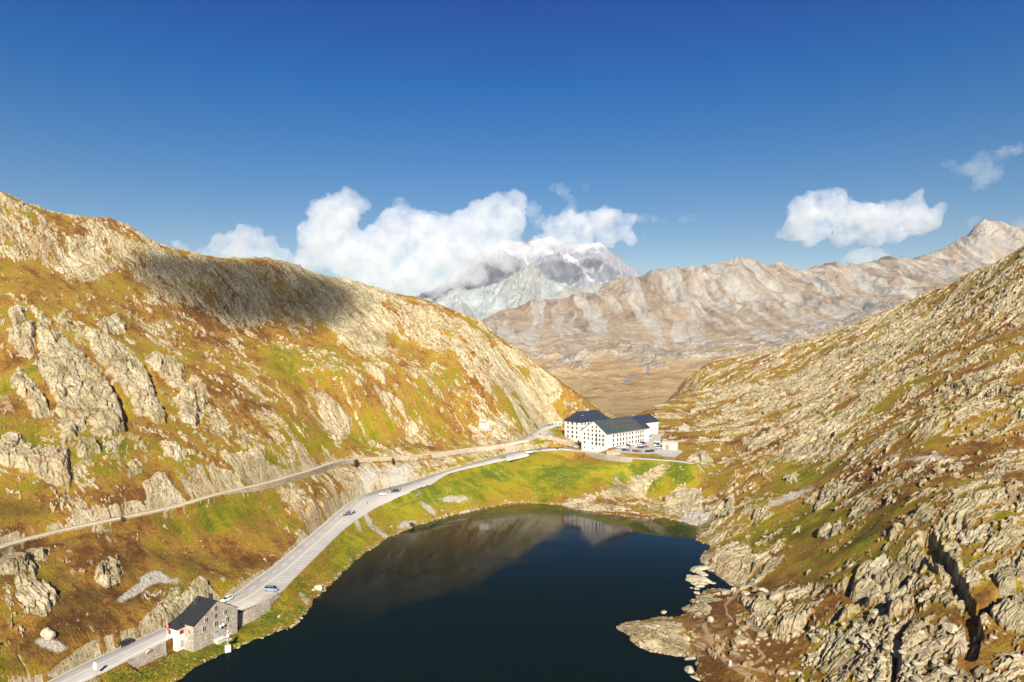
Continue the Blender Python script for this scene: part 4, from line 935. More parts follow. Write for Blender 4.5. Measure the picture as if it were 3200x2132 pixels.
def ribbon(name, L, mat, lift=0.03, w=None, label=None, extra=0.0):
    L = np.array(L, float); d = np.gradient(L[:, :2], axis=0); d /= np.linalg.norm(d, axis=1)[:, None] + 1e-9
    n = np.stack([-d[:, 1], d[:, 0]], 1); hl = (L[:, 3] if w is None else np.full(len(L), w)) + extra; hr = (L[:, 4] if w is None else np.full(len(L), w)) + extra
    l = np.c_[L[:, :2] + n * hl[:, None], L[:, 2] + lift]; r = np.c_[L[:, :2] - n * hr[:, None], L[:, 2] + lift]
    k = len(L); lo_ = np.c_[l[:, :2] + n * .5, l[:, 2] - 1.1]; ro_ = np.c_[r[:, :2] - n * .5, r[:, 2] - 1.1]; co = np.concatenate([r, l, ro_, lo_])
    q = np.array([f for i in range(k - 1) for f in ((i, i + 1, k + i + 1, k + i), (2 * k + i, 2 * k + i + 1, i + 1, i), (k + i, k + i + 1, 3 * k + i + 1, 3 * k + i))])
    me = fast_mesh(name, co, q); me.materials.append(mat); o = bpy.data.objects.new(name, me); COL.objects.link(o)
    if label: tag(o, label, kind="structure")
    return o
def edge_ribbon(name, LL, RR_, mat, lift, label=None):
    """ribbon between two matching edges"""
    k = len(LL); w_ = (LL - RR_) / np.linalg.norm(LL - RR_, axis=1)[:, None]; w_[:, 2] = 0; dn_ = np.array([0, 0, 1.1])
    co = np.concatenate([RR_, LL, RR_ - w_ * .5 - dn_, LL + w_ * .5 - dn_]); co[:, 2] += lift
    q = np.array([f for i in range(k - 1) for f in ((i, i + 1, k + i + 1, k + i), (2 * k + i, 2 * k + i + 1, i + 1, i), (k + i, k + i + 1, 3 * k + i + 1, 3 * k + i))])
    me = fast_mesh(name, co, q); me.materials.append(mat); o = bpy.data.objects.new(name, me); COL.objects.link(o)
    if label: tag(o, label, kind="structure")
    return o

# resample both road edges to the same stations
def resamp(P, n):
    P = np.array(P, float); s = np.r_[0, np.cumsum(np.hypot(*np.diff(P[:, :2], axis=0).T))]; t = np.linspace(0, s[-1], n)
    return np.stack([np.interp(t, s, P[:, i]) for i in range(P.shape[1])], 1)
def pair(PL, PR, per=6):
    a = []; b = []
    for i in range(len(PL) - 1):
        for k in range(per):
            t = k / per; a.append(PL[i] * (1 - t) + PL[i + 1] * t); b.append(PR[i] * (1 - t) + PR[i + 1] * t)
    a.append(PL[-1]); b.append(PR[-1]); return np.array(a), np.array(b)
def cr(P, t):
    i = int(min(max(math.floor(t), 0), len(P) - 2)); f = t - i
    p0, p1, p2, p3 = P[max(i - 1, 0)], P[i], P[i + 1], P[min(i + 2, len(P) - 1)]
    return 0.5 * ((2 * p1) + (-p0 + p2) * f + (2 * p0 - 5 * p1 + 4 * p2 - p3) * f * f + (-p0 + 3 * p1 - 3 * p2 + p3) * f ** 3)
NST = len(RL)
tt = np.linspace(0, NST - 1, (NST - 1) * 8 + 1)
EL = np.array([cr(RL, t) for t in tt]); ER = np.array([cr(RR, t) for t in tt])
edge_ribbon("main_road", EL, ER, M_ROAD, 0.04, "pale grey two lane asphalt road climbing along the lake")

# painted lines (in the road's own frame)
dvec = ER - EL; wdt = np.linalg.norm(dvec[:, :2], axis=1); dn = dvec / wdt[:, None]
def line_between(offA, offB, sel=slice(None)):
    return EL[sel] + dn[sel] * np.asarray(offA)[..., None], EL[sel] + dn[sel] * np.asarray(offB)[..., None]
def add_line(co_l, co_r, mat, name):
    o = edge_ribbon(name, co_l, co_r, mat, 0.048); return o
MARKS = MB()
def strip(mb, A_, B_, lift=0.06):
    for i in range(len(A_) - 1):
        p = [Vector(A_[i]), Vector(A_[i + 1]), Vector(B_[i + 1]), Vector(B_[i])]
        for v in p: v.z += lift
        mb.poly(p)
a_, b_ = line_between(np.full(len(EL), 0.45), np.full(len(EL), 0.72)); strip(MARKS, a_, b_)
arc = np.r_[0, np.cumsum(np.linalg.norm(np.diff(EL[:, :2], axis=0), axis=1))]
iv = {s: np.searchsorted(tt, s) for s in range(NST)}
def at(t, off):
    p = cr(RL, t); q_ = cr(RR, t); d = q_ - p; w_ = np.linalg.norm(d[:2]); return p + d / w_ * off
# right hand edge line: at the kerb where there is no parking, 7.1 m from the left edge where there are bays
def lane_w(t):
    w_ = np.linalg.norm((cr(RR, t) - cr(RL, t))[:2])
    if t < 4.6: return w_ - 1.1
    if t < 18: return min(7.3, w_ - 0.5)
    return w_ - 0.4
ts = np.linspace(0, NST - 1, 400)
strip(MARKS, [at(t, lane_w(t) - 0.14) for t in ts], [at(t, lane_w(t) + 0.14) for t in ts])
# centre line: solid before the house, dashed after it
tc_ = np.linspace(0, 4.6, 60); strip(MARKS, [at(t, lane_w(t) / 2 + 0.1) for t in tc_], [at(t, lane_w(t) / 2 + 0.32) for t in tc_])
S_of = lambda t: np.interp(t, tt, arc); T_of = lambda s_: np.interp(s_, arc, tt)
s_ = S_of(5.0)
while s_ < S_of(16.5):
    t1, t2 = T_of(s_), T_of(s_ + 4.0); strip(MARKS, [at(t1, lane_w(t1) / 2 + 0.05), at(t2, lane_w(t2) / 2 + 0.05)], [at(t1, lane_w(t1) / 2 + 0.30), at(t2, lane_w(t2) / 2 + 0.30)])
    s_ += 8.5
# herringbone parking bays (white) up to the end of the lay-by
s_ = S_of(7.85)
while s_ < S_of(17.6):
    t1 = T_of(s_); w_ = np.linalg.norm((cr(RR, t1) - cr(RL, t1))[:2])
    if w_ - lane_w(t1) > 1.2:
        t2 = T_of(s_ - 1.5); strip(MARKS, [at(t1, lane_w(t1)), at(t2, w_ - 0.3)], [at(T_of(s_ + 0.2), lane_w(t1)), at(T_of(s_ - 1.3), w_ - 0.3)])
    s_ += 2.7
tag(MARKS.build("road_markings", M_LINE), "white edge lines, centre dashes and bay lines painted on the road", kind="structure")
MY = MB(); s_ = S_of(5.6)
while s_ < S_of(7.5):
    t1 = T_of(s_); t2 = T_of(s_ - 1.8); w_ = np.linalg.norm((cr(RR, t1) - cr(RL, t1))[:2])
    strip(MY, [at(t1, 7.3), at(t2, w_ - 0.6)], [at(T_of(s_ + 0.22), 7.3), at(T_of(s_ - 1.58), w_ - 0.6)]); s_ += 2.9
strip(MY, [at(t, 7.5) for t in np.linspace(5.8, 7.6, 20)], [at(t, 7.75) for t in np.linspace(5.8, 7.6, 20)])
tag(MY.build("bay_markings", M_YEL), "yellow bay lines painted on the terrace beside the stone house", kind="structure")

ribbon("lake_road", LAKE_ROAD, M_ROAD, 0.05, label="pale asphalt lane passing below the hospice")
ribbon("hairpin_road", HAIR, M_ROAD, 0.055, label="asphalt road turning uphill behind the hospice")
ribbon("entry_road", ENTRY, M_ROAD, 0.065, label="narrow lane curving from the hairpin to the hospice gate")
ribbon("old_road", OLD, M_GRAVEL, 0.035, label="old gravel road on its walled ledge above the main road")
def ground_poly(name, pts, mat, lift, label):
    bm = bmesh.new(); vs = [bm.verts.new((p[0], p[1], p[2] + lift)) for p in pts]; f = bm.faces.new(vs); bmesh.ops.triangulate(bm, faces=[f])
    bmesh.ops.recalc_face_normals(bm, faces=bm.faces)
    for f in bm.faces:
        if f.normal.z < 0: f.normal_flip()
    me = bpy.data.meshes.new(name); bm.to_mesh(me); bm.free(); me.materials.append(mat); o = bpy.data.objects.new(name, me); COL.objects.link(o); tag(o, label, kind="structure")
ground_poly("parking_lot", LOT, M_ROAD, 0.03, "pale asphalt parking lot beside the long hospice wall")

# ------------------------------------------------------------------ retaining walls
def wall_along(name, L, off, thick, top, height, mat, label, cat, parapet=0.0, cap=9.0):
    """wall following L (x,y,z) at offset, top = z + parapet, going down height(i)"""
    L = np.array(L, float); d = np.gradient(L[:, :2], axis=0); d /= np.linalg.norm(d, axis=1)[:, None] + 1e-9
    n = np.stack([-d[:, 1], d[:, 0]], 1); a = L[:, :2] + n * off; b = L[:, :2] + n * (off + thick); mb = MB()
    k = len(L); hh = [height(i / (k - 1)) if callable(height) else height for i in range(k)]
    rows = []
    for i in range(k):
        z1 = L[i, 2] + parapet + 0.04 * math.sin(i * 1.7); z0 = max(min(L[i, 2] - hh[i], ground(*b[i]) - 0.4, ground(*(b[i] + n[i] * thick)) - 0.4), L[i, 2] - cap); bat = 0.12 * (z1 - z0) * (1 if thick > 0 else -1)
        rows.append([mb.bm.verts.new((*a[i], z0)), mb.bm.verts.new((*(b[i] + n[i] * bat), z0)), mb.bm.verts.new((*b[i], z1)), mb.bm.verts.new((*a[i], z1))])
    for i in range(k - 1):
        for j in range(4): mb.bm.faces.new((rows[i][j], rows[i][(j + 1) % 4], rows[i + 1][(j + 1) % 4], rows[i + 1][j]))
    mb.bm.faces.new(rows[0]); mb.bm.faces.new(rows[-1][::-1])
    o = mb.build(name, mat); tag(o, label, cat); return o
old_in = resamp(OLD[:, :3], 160)
wall_along("ledge_wall", old_in[4:120], -1.75, -0.5, 0, lambda t: 2.2 + 2.4 * sst(0.35, 0.9, t) + 0.4 * math.sin(t * 40), M_DRY, "long dry stone retaining wall holding up the old road", "retaining wall")
wall_along("ledge_wall", old_in[122:157], -1.95, -0.6, 0, lambda t: 5.0 + 0.8 * t, M_PALE, "tall pale stone retaining wall below the hairpin junction", "retaining wall")
lr = LAKE_ROAD[:, :3]
i0 = np.argmin(np.abs(lr[:, 0] / lr[:, 1] * F + 1600 - 1800)); i1 = np.argmin(np.abs(lr[:, 0] / lr[:, 1] * F + 1600 - 1992))
LRW = LAKE_ROAD[i0:i1]
wall_along("lakeside_wall", resamp(np.c_[LRW[:, :3]], 40), -2.95, -0.6, 0, lambda t: 3.2 * math.sin(math.pi * min(1, t * 2.2 + 0.05) / 2) if t < .5 else 3.2, M_PALE, "pale stone retaining wall under the lane in front of the hospice", "retaining wall", parapet=0.45)
en = resamp(ENTRY[:, :3], 40)
wall_along("curved_stone_wall", en[9:33], 2.4, 0.6, 0, 0.8, M_PALE, "ochre stone wall curving beside the lane to the hospice gate", "stone wall", parapet=2.2)
# wall of the parking lot facing the lake
pl = [Vector(PX(u, v, z)) for u, v, z in [(1897,1409.6,25.3),(1910,1411.4,25.2),(1925,1413.2,25.1),(1944,1415.5,24.95)]]
wall_along("parking_wall", resamp([tuple(p) for p in pl], 20), -0.1, -0.5, 0, lambda t: 2.6 - 1.6 * t, M_PALE, "low pale stone wall at the hospice end of the parking lot", "stone wall", parapet=0.3, cap=3.2)
# terrace wall next to the stone house
te = [Vector(p) for p in TER]
wall_along("terrace_wall", te, -0.05, -0.55, 0, lambda t: 4.6 - 2.6 * t, M_STONE, "stone terrace wall carrying the yellow marked bays by the house", "retaining wall", parapet=0.15)
te2 = [at(t, np.linalg.norm((cr(RR, t) - cr(RL, t))[:2]) + 0.05) for t in np.linspace(2.9, 4.15, 16)]
wall_along("roadside_wall", te2, -0.05, -0.55, 0, lambda t: 1.2 + 2.4 * t, M_STONE, "rough stone wall below the road left of the white tower", "retaining wall", parapet=0.1)

# railing on the terrace wall
def railing(pts, label):
    r0 = empty("railing", tuple(pts[0]), label, "railing"); st = simple("galvanised_steel", (0.42, 0.47, 0.52), 0.4, 0.5, 0.6)
    for p in pts[::3]:
        posts = MB(); posts.cyl(Vector(p) + Vector((0, 0, 0.1)), Vector(p) + Vector((0, 0, 1.15)), 0.035, 6); posts.build("post", st, r0)
    rails = MB()
    for h in (0.45, 0.8, 1.12):
        for a, b in zip(pts[:-1], pts[1:]): rails.cyl(Vector(a) + Vector((0, 0, h)), Vector(b) + Vector((0, 0, h)), 0.025, 5)
    rails.build("rail", st, r0)
railing([tuple(Vector(p) + Vector((0, 0, 0.12))) for p in te[2:]], "galvanised steel railing along the edge of the terrace")

# ------------------------------------------------------------------ windows
M_GLASS = simple("window_glass", (0.02, 0.022, 0.026), 0.35, 0.2, var=0.3)
M_FRAME = simple("brown_window_frame", (0.07, 0.045, 0.03), 0.6); M_SILL = simple("pale_sill", (0.62, 0.56, 0.48), 0.8)
M_REVEAL = simple("stone_reveal", (0.46, 0.41, 0.34), 0.85)
def window(parent, p, dirx, nrm, w, h, depth=0.12, frame=M_FRAME, glass=M_GLASS, sill=True, mullion=True):
    """p = centre on the wall plane; a recessed looking window: frame proud of the wall, pane set back inside it"""
    p = Vector(p); dx = Vector(dirx); n = Vector(nrm); up = Vector((0, 0, 1)); fr = (dx, n)
    f = MB(); b = min(0.10, w * 0.12)
    f.box(p + dx * (w / 2 - b / 2) + n * 0.03, b, 0.10, h, fr=fr); f.box(p - dx * (w / 2 - b / 2) + n * 0.03, b, 0.10, h, fr=fr)
    f.box(p + up * (h / 2 - b / 2) + n * 0.03, w - 2 * b, 0.10, b, fr=fr); f.box(p - up * (h / 2 - b / 2) + n * 0.03, w - 2 * b, 0.10, b, fr=fr)
    if mullion: f.box(p + n * 0.02, 0.05, 0.06, h - 2 * b, fr=fr)
    o = f.build("window", frame, parent)
    g = MB(); g.box(p + n * 0.006, w - 2 * b, 0.03, h - 2 * b, fr=fr); go = g.build("pane", glass, parent); go.parent = o; go.matrix_parent_inverse = Matrix.Identity(4)
    if sill:
        s2 = MB(); s2.box(p - up * (h / 2 + 0.06) + n * 0.07, w + 0.25, 0.16, 0.10, fr=fr); so_ = s2.build("sill", M_SILL, parent); so_.parent = o; so_.matrix_parent_inverse = Matrix.Identity(4)
    return o

def gable_body(mb, o, dx, dy, w, d, z0, ze, zr):
    """gable wall along dx (width w), depth along dy (d): solid with pitched top"""
    o = Vector(o); dx = Vector(dx); dy = Vector(dy)
    def P(a, b, z): q_ = o + dx * a + dy * b; return (q_.x, q_.y, z)
    v = {}
    for k, b in ((0, 0), (1, d)):
        v[k] = [mb.bm.verts.new(P(0, b, z0)), mb.bm.verts.new(P(w, b, z0)), mb.bm.verts.new(P(w, b, ze)), mb.bm.verts.new(P(w / 2, b, zr)), mb.bm.verts.new(P(0, b, ze))]
    mb.bm.faces.new(v[0]); mb.bm.faces.new(v[1][::-1])
    for i in range(5): mb.bm.faces.new((v[0][i], v[0][(i + 1) % 5], v[1][(i + 1) % 5], v[1][i]))
def roof_slab(mb, a, b, c, d, t=0.25):
    """quad a,b,c,d (eave a-b, ridge c-d) thickened downward"""
    p = [Vector(x) for x in (a, b, c, d)]; n = (p[1] - p[0]).cross(p[3] - p[0]).normalized()
    if n.z < 0: n = -n
    mb.quadbox([x for x in p] + [x + n * t for x in p])

def navy_roof(name, base, seam=0.9, axis=0, sheen=0.45, rust=0.0):
    t = NT(name); tc = t.n('ShaderNodeTexCoord').outputs['Object']
    n = t.tex(0.25, 4, 0.7); n2 = t.tex(2.0, 3, 0.7)
    c = t.ramp(n, [(0.3, tuple(x * 0.7 for x in base)), (0.55, base), (0.8, tuple(min(1, x * 1.4) for x in base))])
    w = t.n('ShaderNodeTexWave', wave_type='BANDS', bands_direction='X'); mp = t.n('ShaderNodeMapping'); mp.inputs['Rotation'].default_value = (0, 0, axis); t.l(tc, mp.inputs[0]); t.l(mp.outputs[0], w.inputs['Vector'])
    w.inputs['Scale'].default_value = seam; w.inputs['Distortion'].default_value = 0.0
    c = t.mix(t.ramp(w.outputs[0], [(0.90, (0, 0, 0)), (0.97, (0.45, 0.45, 0.45))]), c, tuple(min(1, x * 2.2 + .02) for x in base))
    t.col(c); t.rough(sheen, 0.5); t.bump(w.outputs[0], 0.3, 0.05); return t.m
def gz(u, v, z0):
    # first point where the line of sight at that photograph pixel meets the ground
    ys = np.linspace(140, 1100, 3000); sx = (u - 1600) / F
    zr = CAMZ - (v - 1066) / F * ys; zg = grid_eval(ZG, np.full(ys.shape, sx), ys)
    hit = np.nonzero(zg >= zr)[0]
    if len(hit) == 0: return z0
    return max(float(zr[hit[0]]), 0.02) + .12
# ------------------------------------------------------------------ hospice
M_WHITE = simple("white_render", (0.70, 0.67, 0.63), 0.9, 0.1, var=0.06, scale=0.15)
M_ROOF_N = navy_roof("navy_sheet_roof", (0.028, 0.033, 0.055), 0.55, math.radians(43))
M_ROOF_G = navy_roof("weathered_sheet_roof", (0.045, 0.065, 0.068), 0.35, math.radians(43))
M_ROOF_B = navy_roof("dark_sheet_roof", (0.022, 0.023, 0.027), 0.8, math.radians(-26))
M_COPPER = simple("copper_brown", (0.20, 0.11, 0.07), 0.6); M_EAVE = simple("eave_board", (0.42, 0.30, 0.25), 0.7)
LX = Vector((0.73, 0.683, 0)).normalized(); GX = Vector((-LX.y, LX.x, 0))      # along the long wall / along the gable wall
NL, NG = -GX, -LX                                                             # outward normals of long and gable walls
HC = Vector((65.7, 471.0, 0.0)); HL, HG = 48.5, 23.4; ZE, ZR, ZB = 36.2, 43.9, 21.5
def build_hospice():
    r = empty("hospice", (HC.x, HC.y, 22.3), "long white hospice with rows of brown windows and a grey green roof full of dormers", "hospice")
    mb = MB(); gable_body(mb, (HC.x, HC.y, 0), GX, LX, HG, HL * .86, ZB, ZE, ZR); c_ = HC + GX * HG / 2 + LX * HL * .93; mb.box((c_.x, c_.y, (ZB + ZE) / 2), HL * .14 + .02, HG, ZE - ZB, fr=(LX, GX)); mb.build("wall", M_WHITE, r)
    # roof: two slopes, overhanging
    rb = MB(); ov = 0.7; Lr = HL * 0.86
    P = lambda a, b, z: HC + GX * a + LX * b + Vector((0, 0, z))
    sl = (ZR - ZE) / (HG / 2)
    roof_slab(rb, P(-ov, -ov, ZE - ov * sl + .05), P(-ov, Lr, ZE - ov * sl + .05), P(HG / 2, Lr, ZR + .05), P(HG / 2, -ov, ZR + .05), 0.3)
    roof_slab(rb, P(HG + ov, -ov, ZE - ov * sl + .05), P(HG + ov, Lr, ZE - ov * sl + .05), P(HG / 2, Lr, ZR + .055), P(HG / 2, -ov, ZR + .055), 0.3)
    roof = rb.build("roof", M_ROOF_G, r)
    r2 = MB(); k = 0.55
    roof_slab(r2, P(-ov, Lr + .01, ZE - ov * sl + .05), P(-ov, HL + ov, ZE - ov * sl + .05), P(HG / 2 - 1.4, HL + ov, ZR - k), P(HG / 2 - 1.4, Lr + .01, ZR - k), 0.28)
    roof_slab(r2, P(HG + ov, Lr + .01, ZE - ov * sl + .05), P(HG + ov, HL + ov, ZE - ov * sl + .05), P(HG / 2 + 1.4, HL + ov, ZR - k), P(HG / 2 + 1.4, Lr + .01, ZR - k), 0.28)
    r2.box(P(HG / 2, (Lr + HL + ov) / 2 + .01, ZR - k + .15), HL + ov - Lr, 3.2, .32, fr=(LX, GX))
    tag(r2.build("roof", M_ROOF_N, r), "navy end section of the roof")
    ev = MB()
    for b0 in (-ov, ):
        ev.box(P(-ov - .08, HL / 2, ZE - ov * sl - .02), HL + 1.2, 0.14, 0.22, fr=(LX, GX))
    ev.build("gutter", M_EAVE, r)
    # dormers: two rows of thirteen
    for row, (up, xs) in enumerate(((0.26, [9.0, 12.5, 15.6, 19.6, 22.8, 26.0, 29.5, 32.4, 36.2]), (0.63, [9.6, 13.2, 16.6, 20.8, 24.0, 27.4, 31.0, 34.2, 38.0]))):
        for b in xs:
            a = HG / 2 * up; z = ZE + sl * a + 0.35; c = P(a, b, z + 0.35)
            d = MB(); d.box(c + GX * 0.5, 1.1, 1.9, 1.05, fr=(LX, GX)); d.box(c + GX * 0.45 + Vector((0, 0, 0.6)), 1.35, 2.2, 0.12, fr=(LX, GX))
            dm = d.build("dormer", M_COPPER, roof)
            g = MB(); g.box(c - GX * 0.49, 0.7, 0.06, 0.7, fr=(LX, GX)); go = g.build("pane", M_GLASS, roof); go.parent = roof
    # windows, long wall
    xs = [0.148, 0.25, 0.321, 0.388, 0.473, 0.552, 0.617, 0.708, 0.773, 0.833, 0.889]
    for i, t in enumerate(xs):
        for j, (dz, h) in enumerate(((1.9, 1.35), (5.0, 1.65), (8.1, 1.5))):
            if j == 2 and i == 4: continue
            tt_ = t * 0.955 + 0.0
            window(r, P(0, HL * tt_, ZE - dz - 0.4), LX, NL, 1.30, h * 1.2)
    d = MB(); d.box(P(0, HL * 0.452, 27.4) + NL * 0.03, 1.5, 0.12, 2.6, fr=(LX, GX)); d.build("door", M_COPPER, r)
    # crest on the long wall
    c = MB(); c.box(P(0, HL * 0.79, ZE - 3.7) + NL * 0.06, 1.0, 0.12, 1.3, fr=(LX, GX)); c.box(P(0, HL * 0.79, ZE - 3.0) + NL * 0.05, 0.25, 0.10, 1.9, fr=(LX, GX)); c.build("crest", M_COPPER, r)
    # gable windows
    G = [(.12, 2.2, .6, .9), (.12, 6.1, .9, 1.2), (.12, 9.3, .9, 1.2), (.12, 12.3, .9, 1.2), (.27, 9.2, .9, 1.2), (.27, 12.3, .9, 1.2), (.27, 15.3, .8, 1.1), (.43, 2.2, .6, .9), (.43, 6.1, 1, 1.4), (.43, 9.3, .9, 1.2), (.43, 12.3, .9, 1.2), (.43, 15.4, .9, 1.2), (.43, 18.2, .8, 1.1),
         (.585, 6.1, 1.15, 1.8), (.585, 9.2, 1.15, 1.8), (.585, 12.3, 1.15, 1.8), (.585, 15.6, .9, 1.2), (.585, 18.3, .8, 1.1), (.715, 6.2, 1, 1.4), (.715, 9.4, .9, 1.3), (.715, 12.4, .9, 1.2), (.715, 15.6, .8, 1.1), (.845, 6.2, 1, 1.4), (.845, 9.4, 1, 1.4), (.845, 12.5, .9, 1.4)]
    for t, hz, w_, h_ in G:
        window(r, P(HG * (1 - t), 0, 22.3 + hz * 0.95), GX, NG, w_ * 1.35, h_ * 1.25)
build_hospice()

BC = Vector((51.0, 510.0, 0.0)); BL, BG = 34.0, 15.8; BZE, BZR, BZB = 39.7, 46.2, 21.5
def hip_building():
    r = empty("hotel_building", (BC.x, BC.y, 23), "square white hospice building with a dark blue hipped roof beside the hairpin", "building")
    P = lambda a, b, z: BC + GX * a + LX * b + Vector((0, 0, z))
    mb = MB(); c = P(BG / 2, BL / 2, (BZE + BZB) / 2); mb.box(c, BL, BG, BZE - BZB, fr=(LX, GX)); mb.build("wall", M_WHITE, r)
    rb = MB(); o = 1.0; e = [P(-o, -o, BZE), P(-o, BL + o, BZE), P(BG + o, BL + o, BZE), P(BG + o, -o, BZE)]
    m_ = [P(1.6, 1.6, BZE + 1.7), P(1.6, BL - 1.6, BZE + 1.7), P(BG - 1.6, BL - 1.6, BZE + 1.7), P(BG - 1.6, 1.6, BZE + 1.7)]
    t1, t2 = P(BG / 2 - 1.5, 6.5, BZR), P(BG / 2 - 1.5, BL - 6.5, BZR); t3, t4 = P(BG / 2 + 1.5, BL - 6.5, BZR), P(BG / 2 + 1.5, 6.5, BZR); tp = [t1, t2, t3, t4]
    V = [[rb.bm.verts.new(x) for x in lst] for lst in ([x - Vector((0, 0, .3)) for x in e], e, m_, tp)]
    for k in range(3):
        for i in range(4): rb.bm.faces.new((V[k][i], V[k][(i + 1) % 4], V[k + 1][(i + 1) % 4], V[k + 1][i]))
    rb.bm.faces.new(V[0][::-1]); rb.bm.faces.new(V[3]); roof = rb.build("roof", M_ROOF_N, r)
    ch = MB(); ch.box(P(BG / 2, BL * .5, BZR + .7), 2.6, 1.6, 1.6, fr=(LX, GX)); ch.box(P(BG / 2, BL * .5, BZR + 1.55), 3.0, 1.9, .2, fr=(LX, GX)); k = ch.build("chimney", simple("chimney_render", (0.5, 0.42, 0.38)), roof)
    ms = MB(); ms.cyl(P(BG / 2, BL * .42, BZR), P(BG / 2, BL * .42, BZR + 4.2), 0.09, 6); ms.build("mast", simple("pale_metal", (.5, .5, .5)), roof)
    dsh = MB(); dsh.sph(P(1.8, 4.5, BZE + 4.2), 0.5, (1, 1, .5)); dsh.build("dish", M_WHITE, roof)
    for i, t in enumerate((.22, .50, .78)):
        for j in range(4): window(r, P(BG * (1 - t), 0, BZE - 1.9 - j * 3.25), GX, NG, 1.6 if i == 1 else 1.3, 1.8)
    for i in range(9):
        for j in range(4): window(r, P(0, 2.0 + i * 3.6, BZE - 1.9 - j * 3.25), LX, NL, 1.25, 1.7)
    a = MB(); a.box(P(BG * .12, 0, 23.6) + NG * .02, 1.8, .12, 2.4, fr=(GX, LX)); a.cyl(P(BG * .12, 0, 24.8) + NG * .08, P(BG * .12, 0, 24.8) - NG * .06, 0.9, 14); a.build("arched_door", M_GLASS, r)
    st = MB(); st.box(P(0.25, 0, 31) + NG * .12, .5, .2, 12, fr=(GX, LX)); st.build("downpipe", simple("pink_stone", (.55, .38, .30)), r)
hip_building()

def chapel_wing():
    o = Vector((101.5, 531.0, 0)); r = empty("church_wing", (o.x, o.y, 26), "tall plain white church wing with a dark roof behind the long hospice", "building")
    P = lambda a, b, z: o + GX * a + LX * b + Vector((0, 0, z))
    w, L, ze, zr = 13.0, 21.0, 36.3, 41.0
    mb = MB(); gable_body(mb, tuple(o), GX, LX, w, L, 24.0, ze, zr); mb.build("wall", M_WHITE, r)
    rb = MB(); sl = (zr - ze) / (w / 2)
    roof_slab(rb, P(-.6, -6, ze - .4), P(-.6, L + .5, ze - .4), P(w / 2, L - 1.5, zr + .05), P(w / 2, -6, zr + .05), .28)
    roof_slab(rb, P(w + .6, -6, ze - .4), P(w + .6, L + .5, ze - .4), P(w / 2, L - 1.5, zr + .055), P(w / 2, -6, zr + .055), .28)
    rb.build("roof", M_ROOF_N, r)
    for b, z, ww, h in ((L * .55, 31, .45, 2.2), (L * .84, 31.0, .45, 2.0), (L * .84, 34.8, .55, 1.5)): window(r, P(0, b, z), LX, NL, ww, h, mullion=False)
chapel_wing()
def link_block():
    o = HC + GX * 12 + LX * (-0.0) + Vector((0, 0, 0)); o = Vector((60.5, 507.0, 0)); r = empty("link_block", (o.x, o.y, 23), "low white block joining the two big hospice buildings", "building")
    mb = MB(); mb.box(o + LX * 9 + GX * 4 + Vector((0, 0, 28.0)), 20, 16, 12, fr=(LX, GX)); mb.build("wall", M_WHITE, r)
    rb = MB(); rb.box(o + LX * 9 + GX * 4 + Vector((0, 0, 34.2)), 20.6, 16.6, .35, fr=(LX, GX)); rb.build("roof", M_ROOF_N, r)
link_block()

# garage hut
def garage():
    fx, fy = Vector((0.95, -0.30, 0)).normalized(), Vector((0.30, 0.95, 0)).normalized()
    b0 = Vector(PX(2070, 1405, 25.0)); r = empty("garage", tuple(b0), "small flat roofed stone garage with an arched brown door by the parking lot", "garage"); z = b0.z - .6
    c = b0 + fx * 5 + fy * 5; mb = MB(); mb.box((c.x, c.y, z + 2.6), 10, 10, 5.2, fr=(fx, fy)); mb.build("wall", simple("garage_render", (0.66, 0.57, 0.46), var=.1), r)
    rb = MB(); rb.box((c.x, c.y, z + 5.32), 10.6, 10.6, .25, fr=(fx, fy)); rb.build("roof", simple("garage_roof", (0.62, 0.56, 0.49), var=.15), r)
    d = MB(); q_ = b0 + fx * 3.2 - fy * .03; d.box((q_.x, q_.y, z + 1.8), 2.4, .12, 2.6, fr=(fx, fy)); qq = Vector((q_.x, q_.y, z + 3.1)); d.cyl(qq - fy * .07, qq + fy * .05, 1.2, 16); d.build("arched_door", simple("oak_door", (.36, .20, .10)), r)
    w_ = MB(); q_ = b0 + fx * 7.3 - fy * .03; w_.box((q_.x, q_.y, z + 2.6), 1.0, .1, 1.3, fr=(fx, fy)); w_.build("window", simple("shutter", (.5, .38, .26)), r)
garage()
def stone_hut():
    b0 = Vector(PX(2120, 1342, 29.3)); fx, fy = Vector((0.93, -0.36, 0)).normalized(), Vector((0.36, 0.93, 0)).normalized()
    r = empty("stone_hut", tuple(b0), "old stone mortuary hut with a small cross on its roof behind the garage", "hut"); z = ground(b0.x, b0.y) - .8
    mb = MB(); gable_body(mb, (b0.x, b0.y, 0), fx, fy, 8.5, 7.5, z, z + 4.2, z + 6.2); mb.build("wall", M_PALE, r)
    rb = MB(); P = lambda a, b, zz: Vector((b0.x, b0.y, 0)) + fx * a + fy * b + Vector((0, 0, zz))
    roof_slab(rb, P(-.3, -.3, z + 4.12), P(-.3, 7.8, z + 4.12), P(4.25, 7.8, z + 6.25), P(4.25, -.3, z + 6.25), .2); roof_slab(rb, P(8.8, -.3, z + 4.12), P(8.8, 7.8, z + 4.12), P(4.25, 7.8, z + 6.26), P(4.25, -.3, z + 6.26), .2)
    rb.build("roof", simple("stone_slab_roof", (.50, .43, .35), var=.25, scale=1.2), r)
    c = MB(); p = P(4.25, .2, z + 6.3); c.box(p + Vector((0, 0, .9)), .22, .22, 1.8, fr=(fx, fy)); c.box(p + Vector((0, 0, 1.2)), 1.0, .24, .2, fr=(fx, fy)); c.build("cross", M_WHITE, r)
stone_hut()
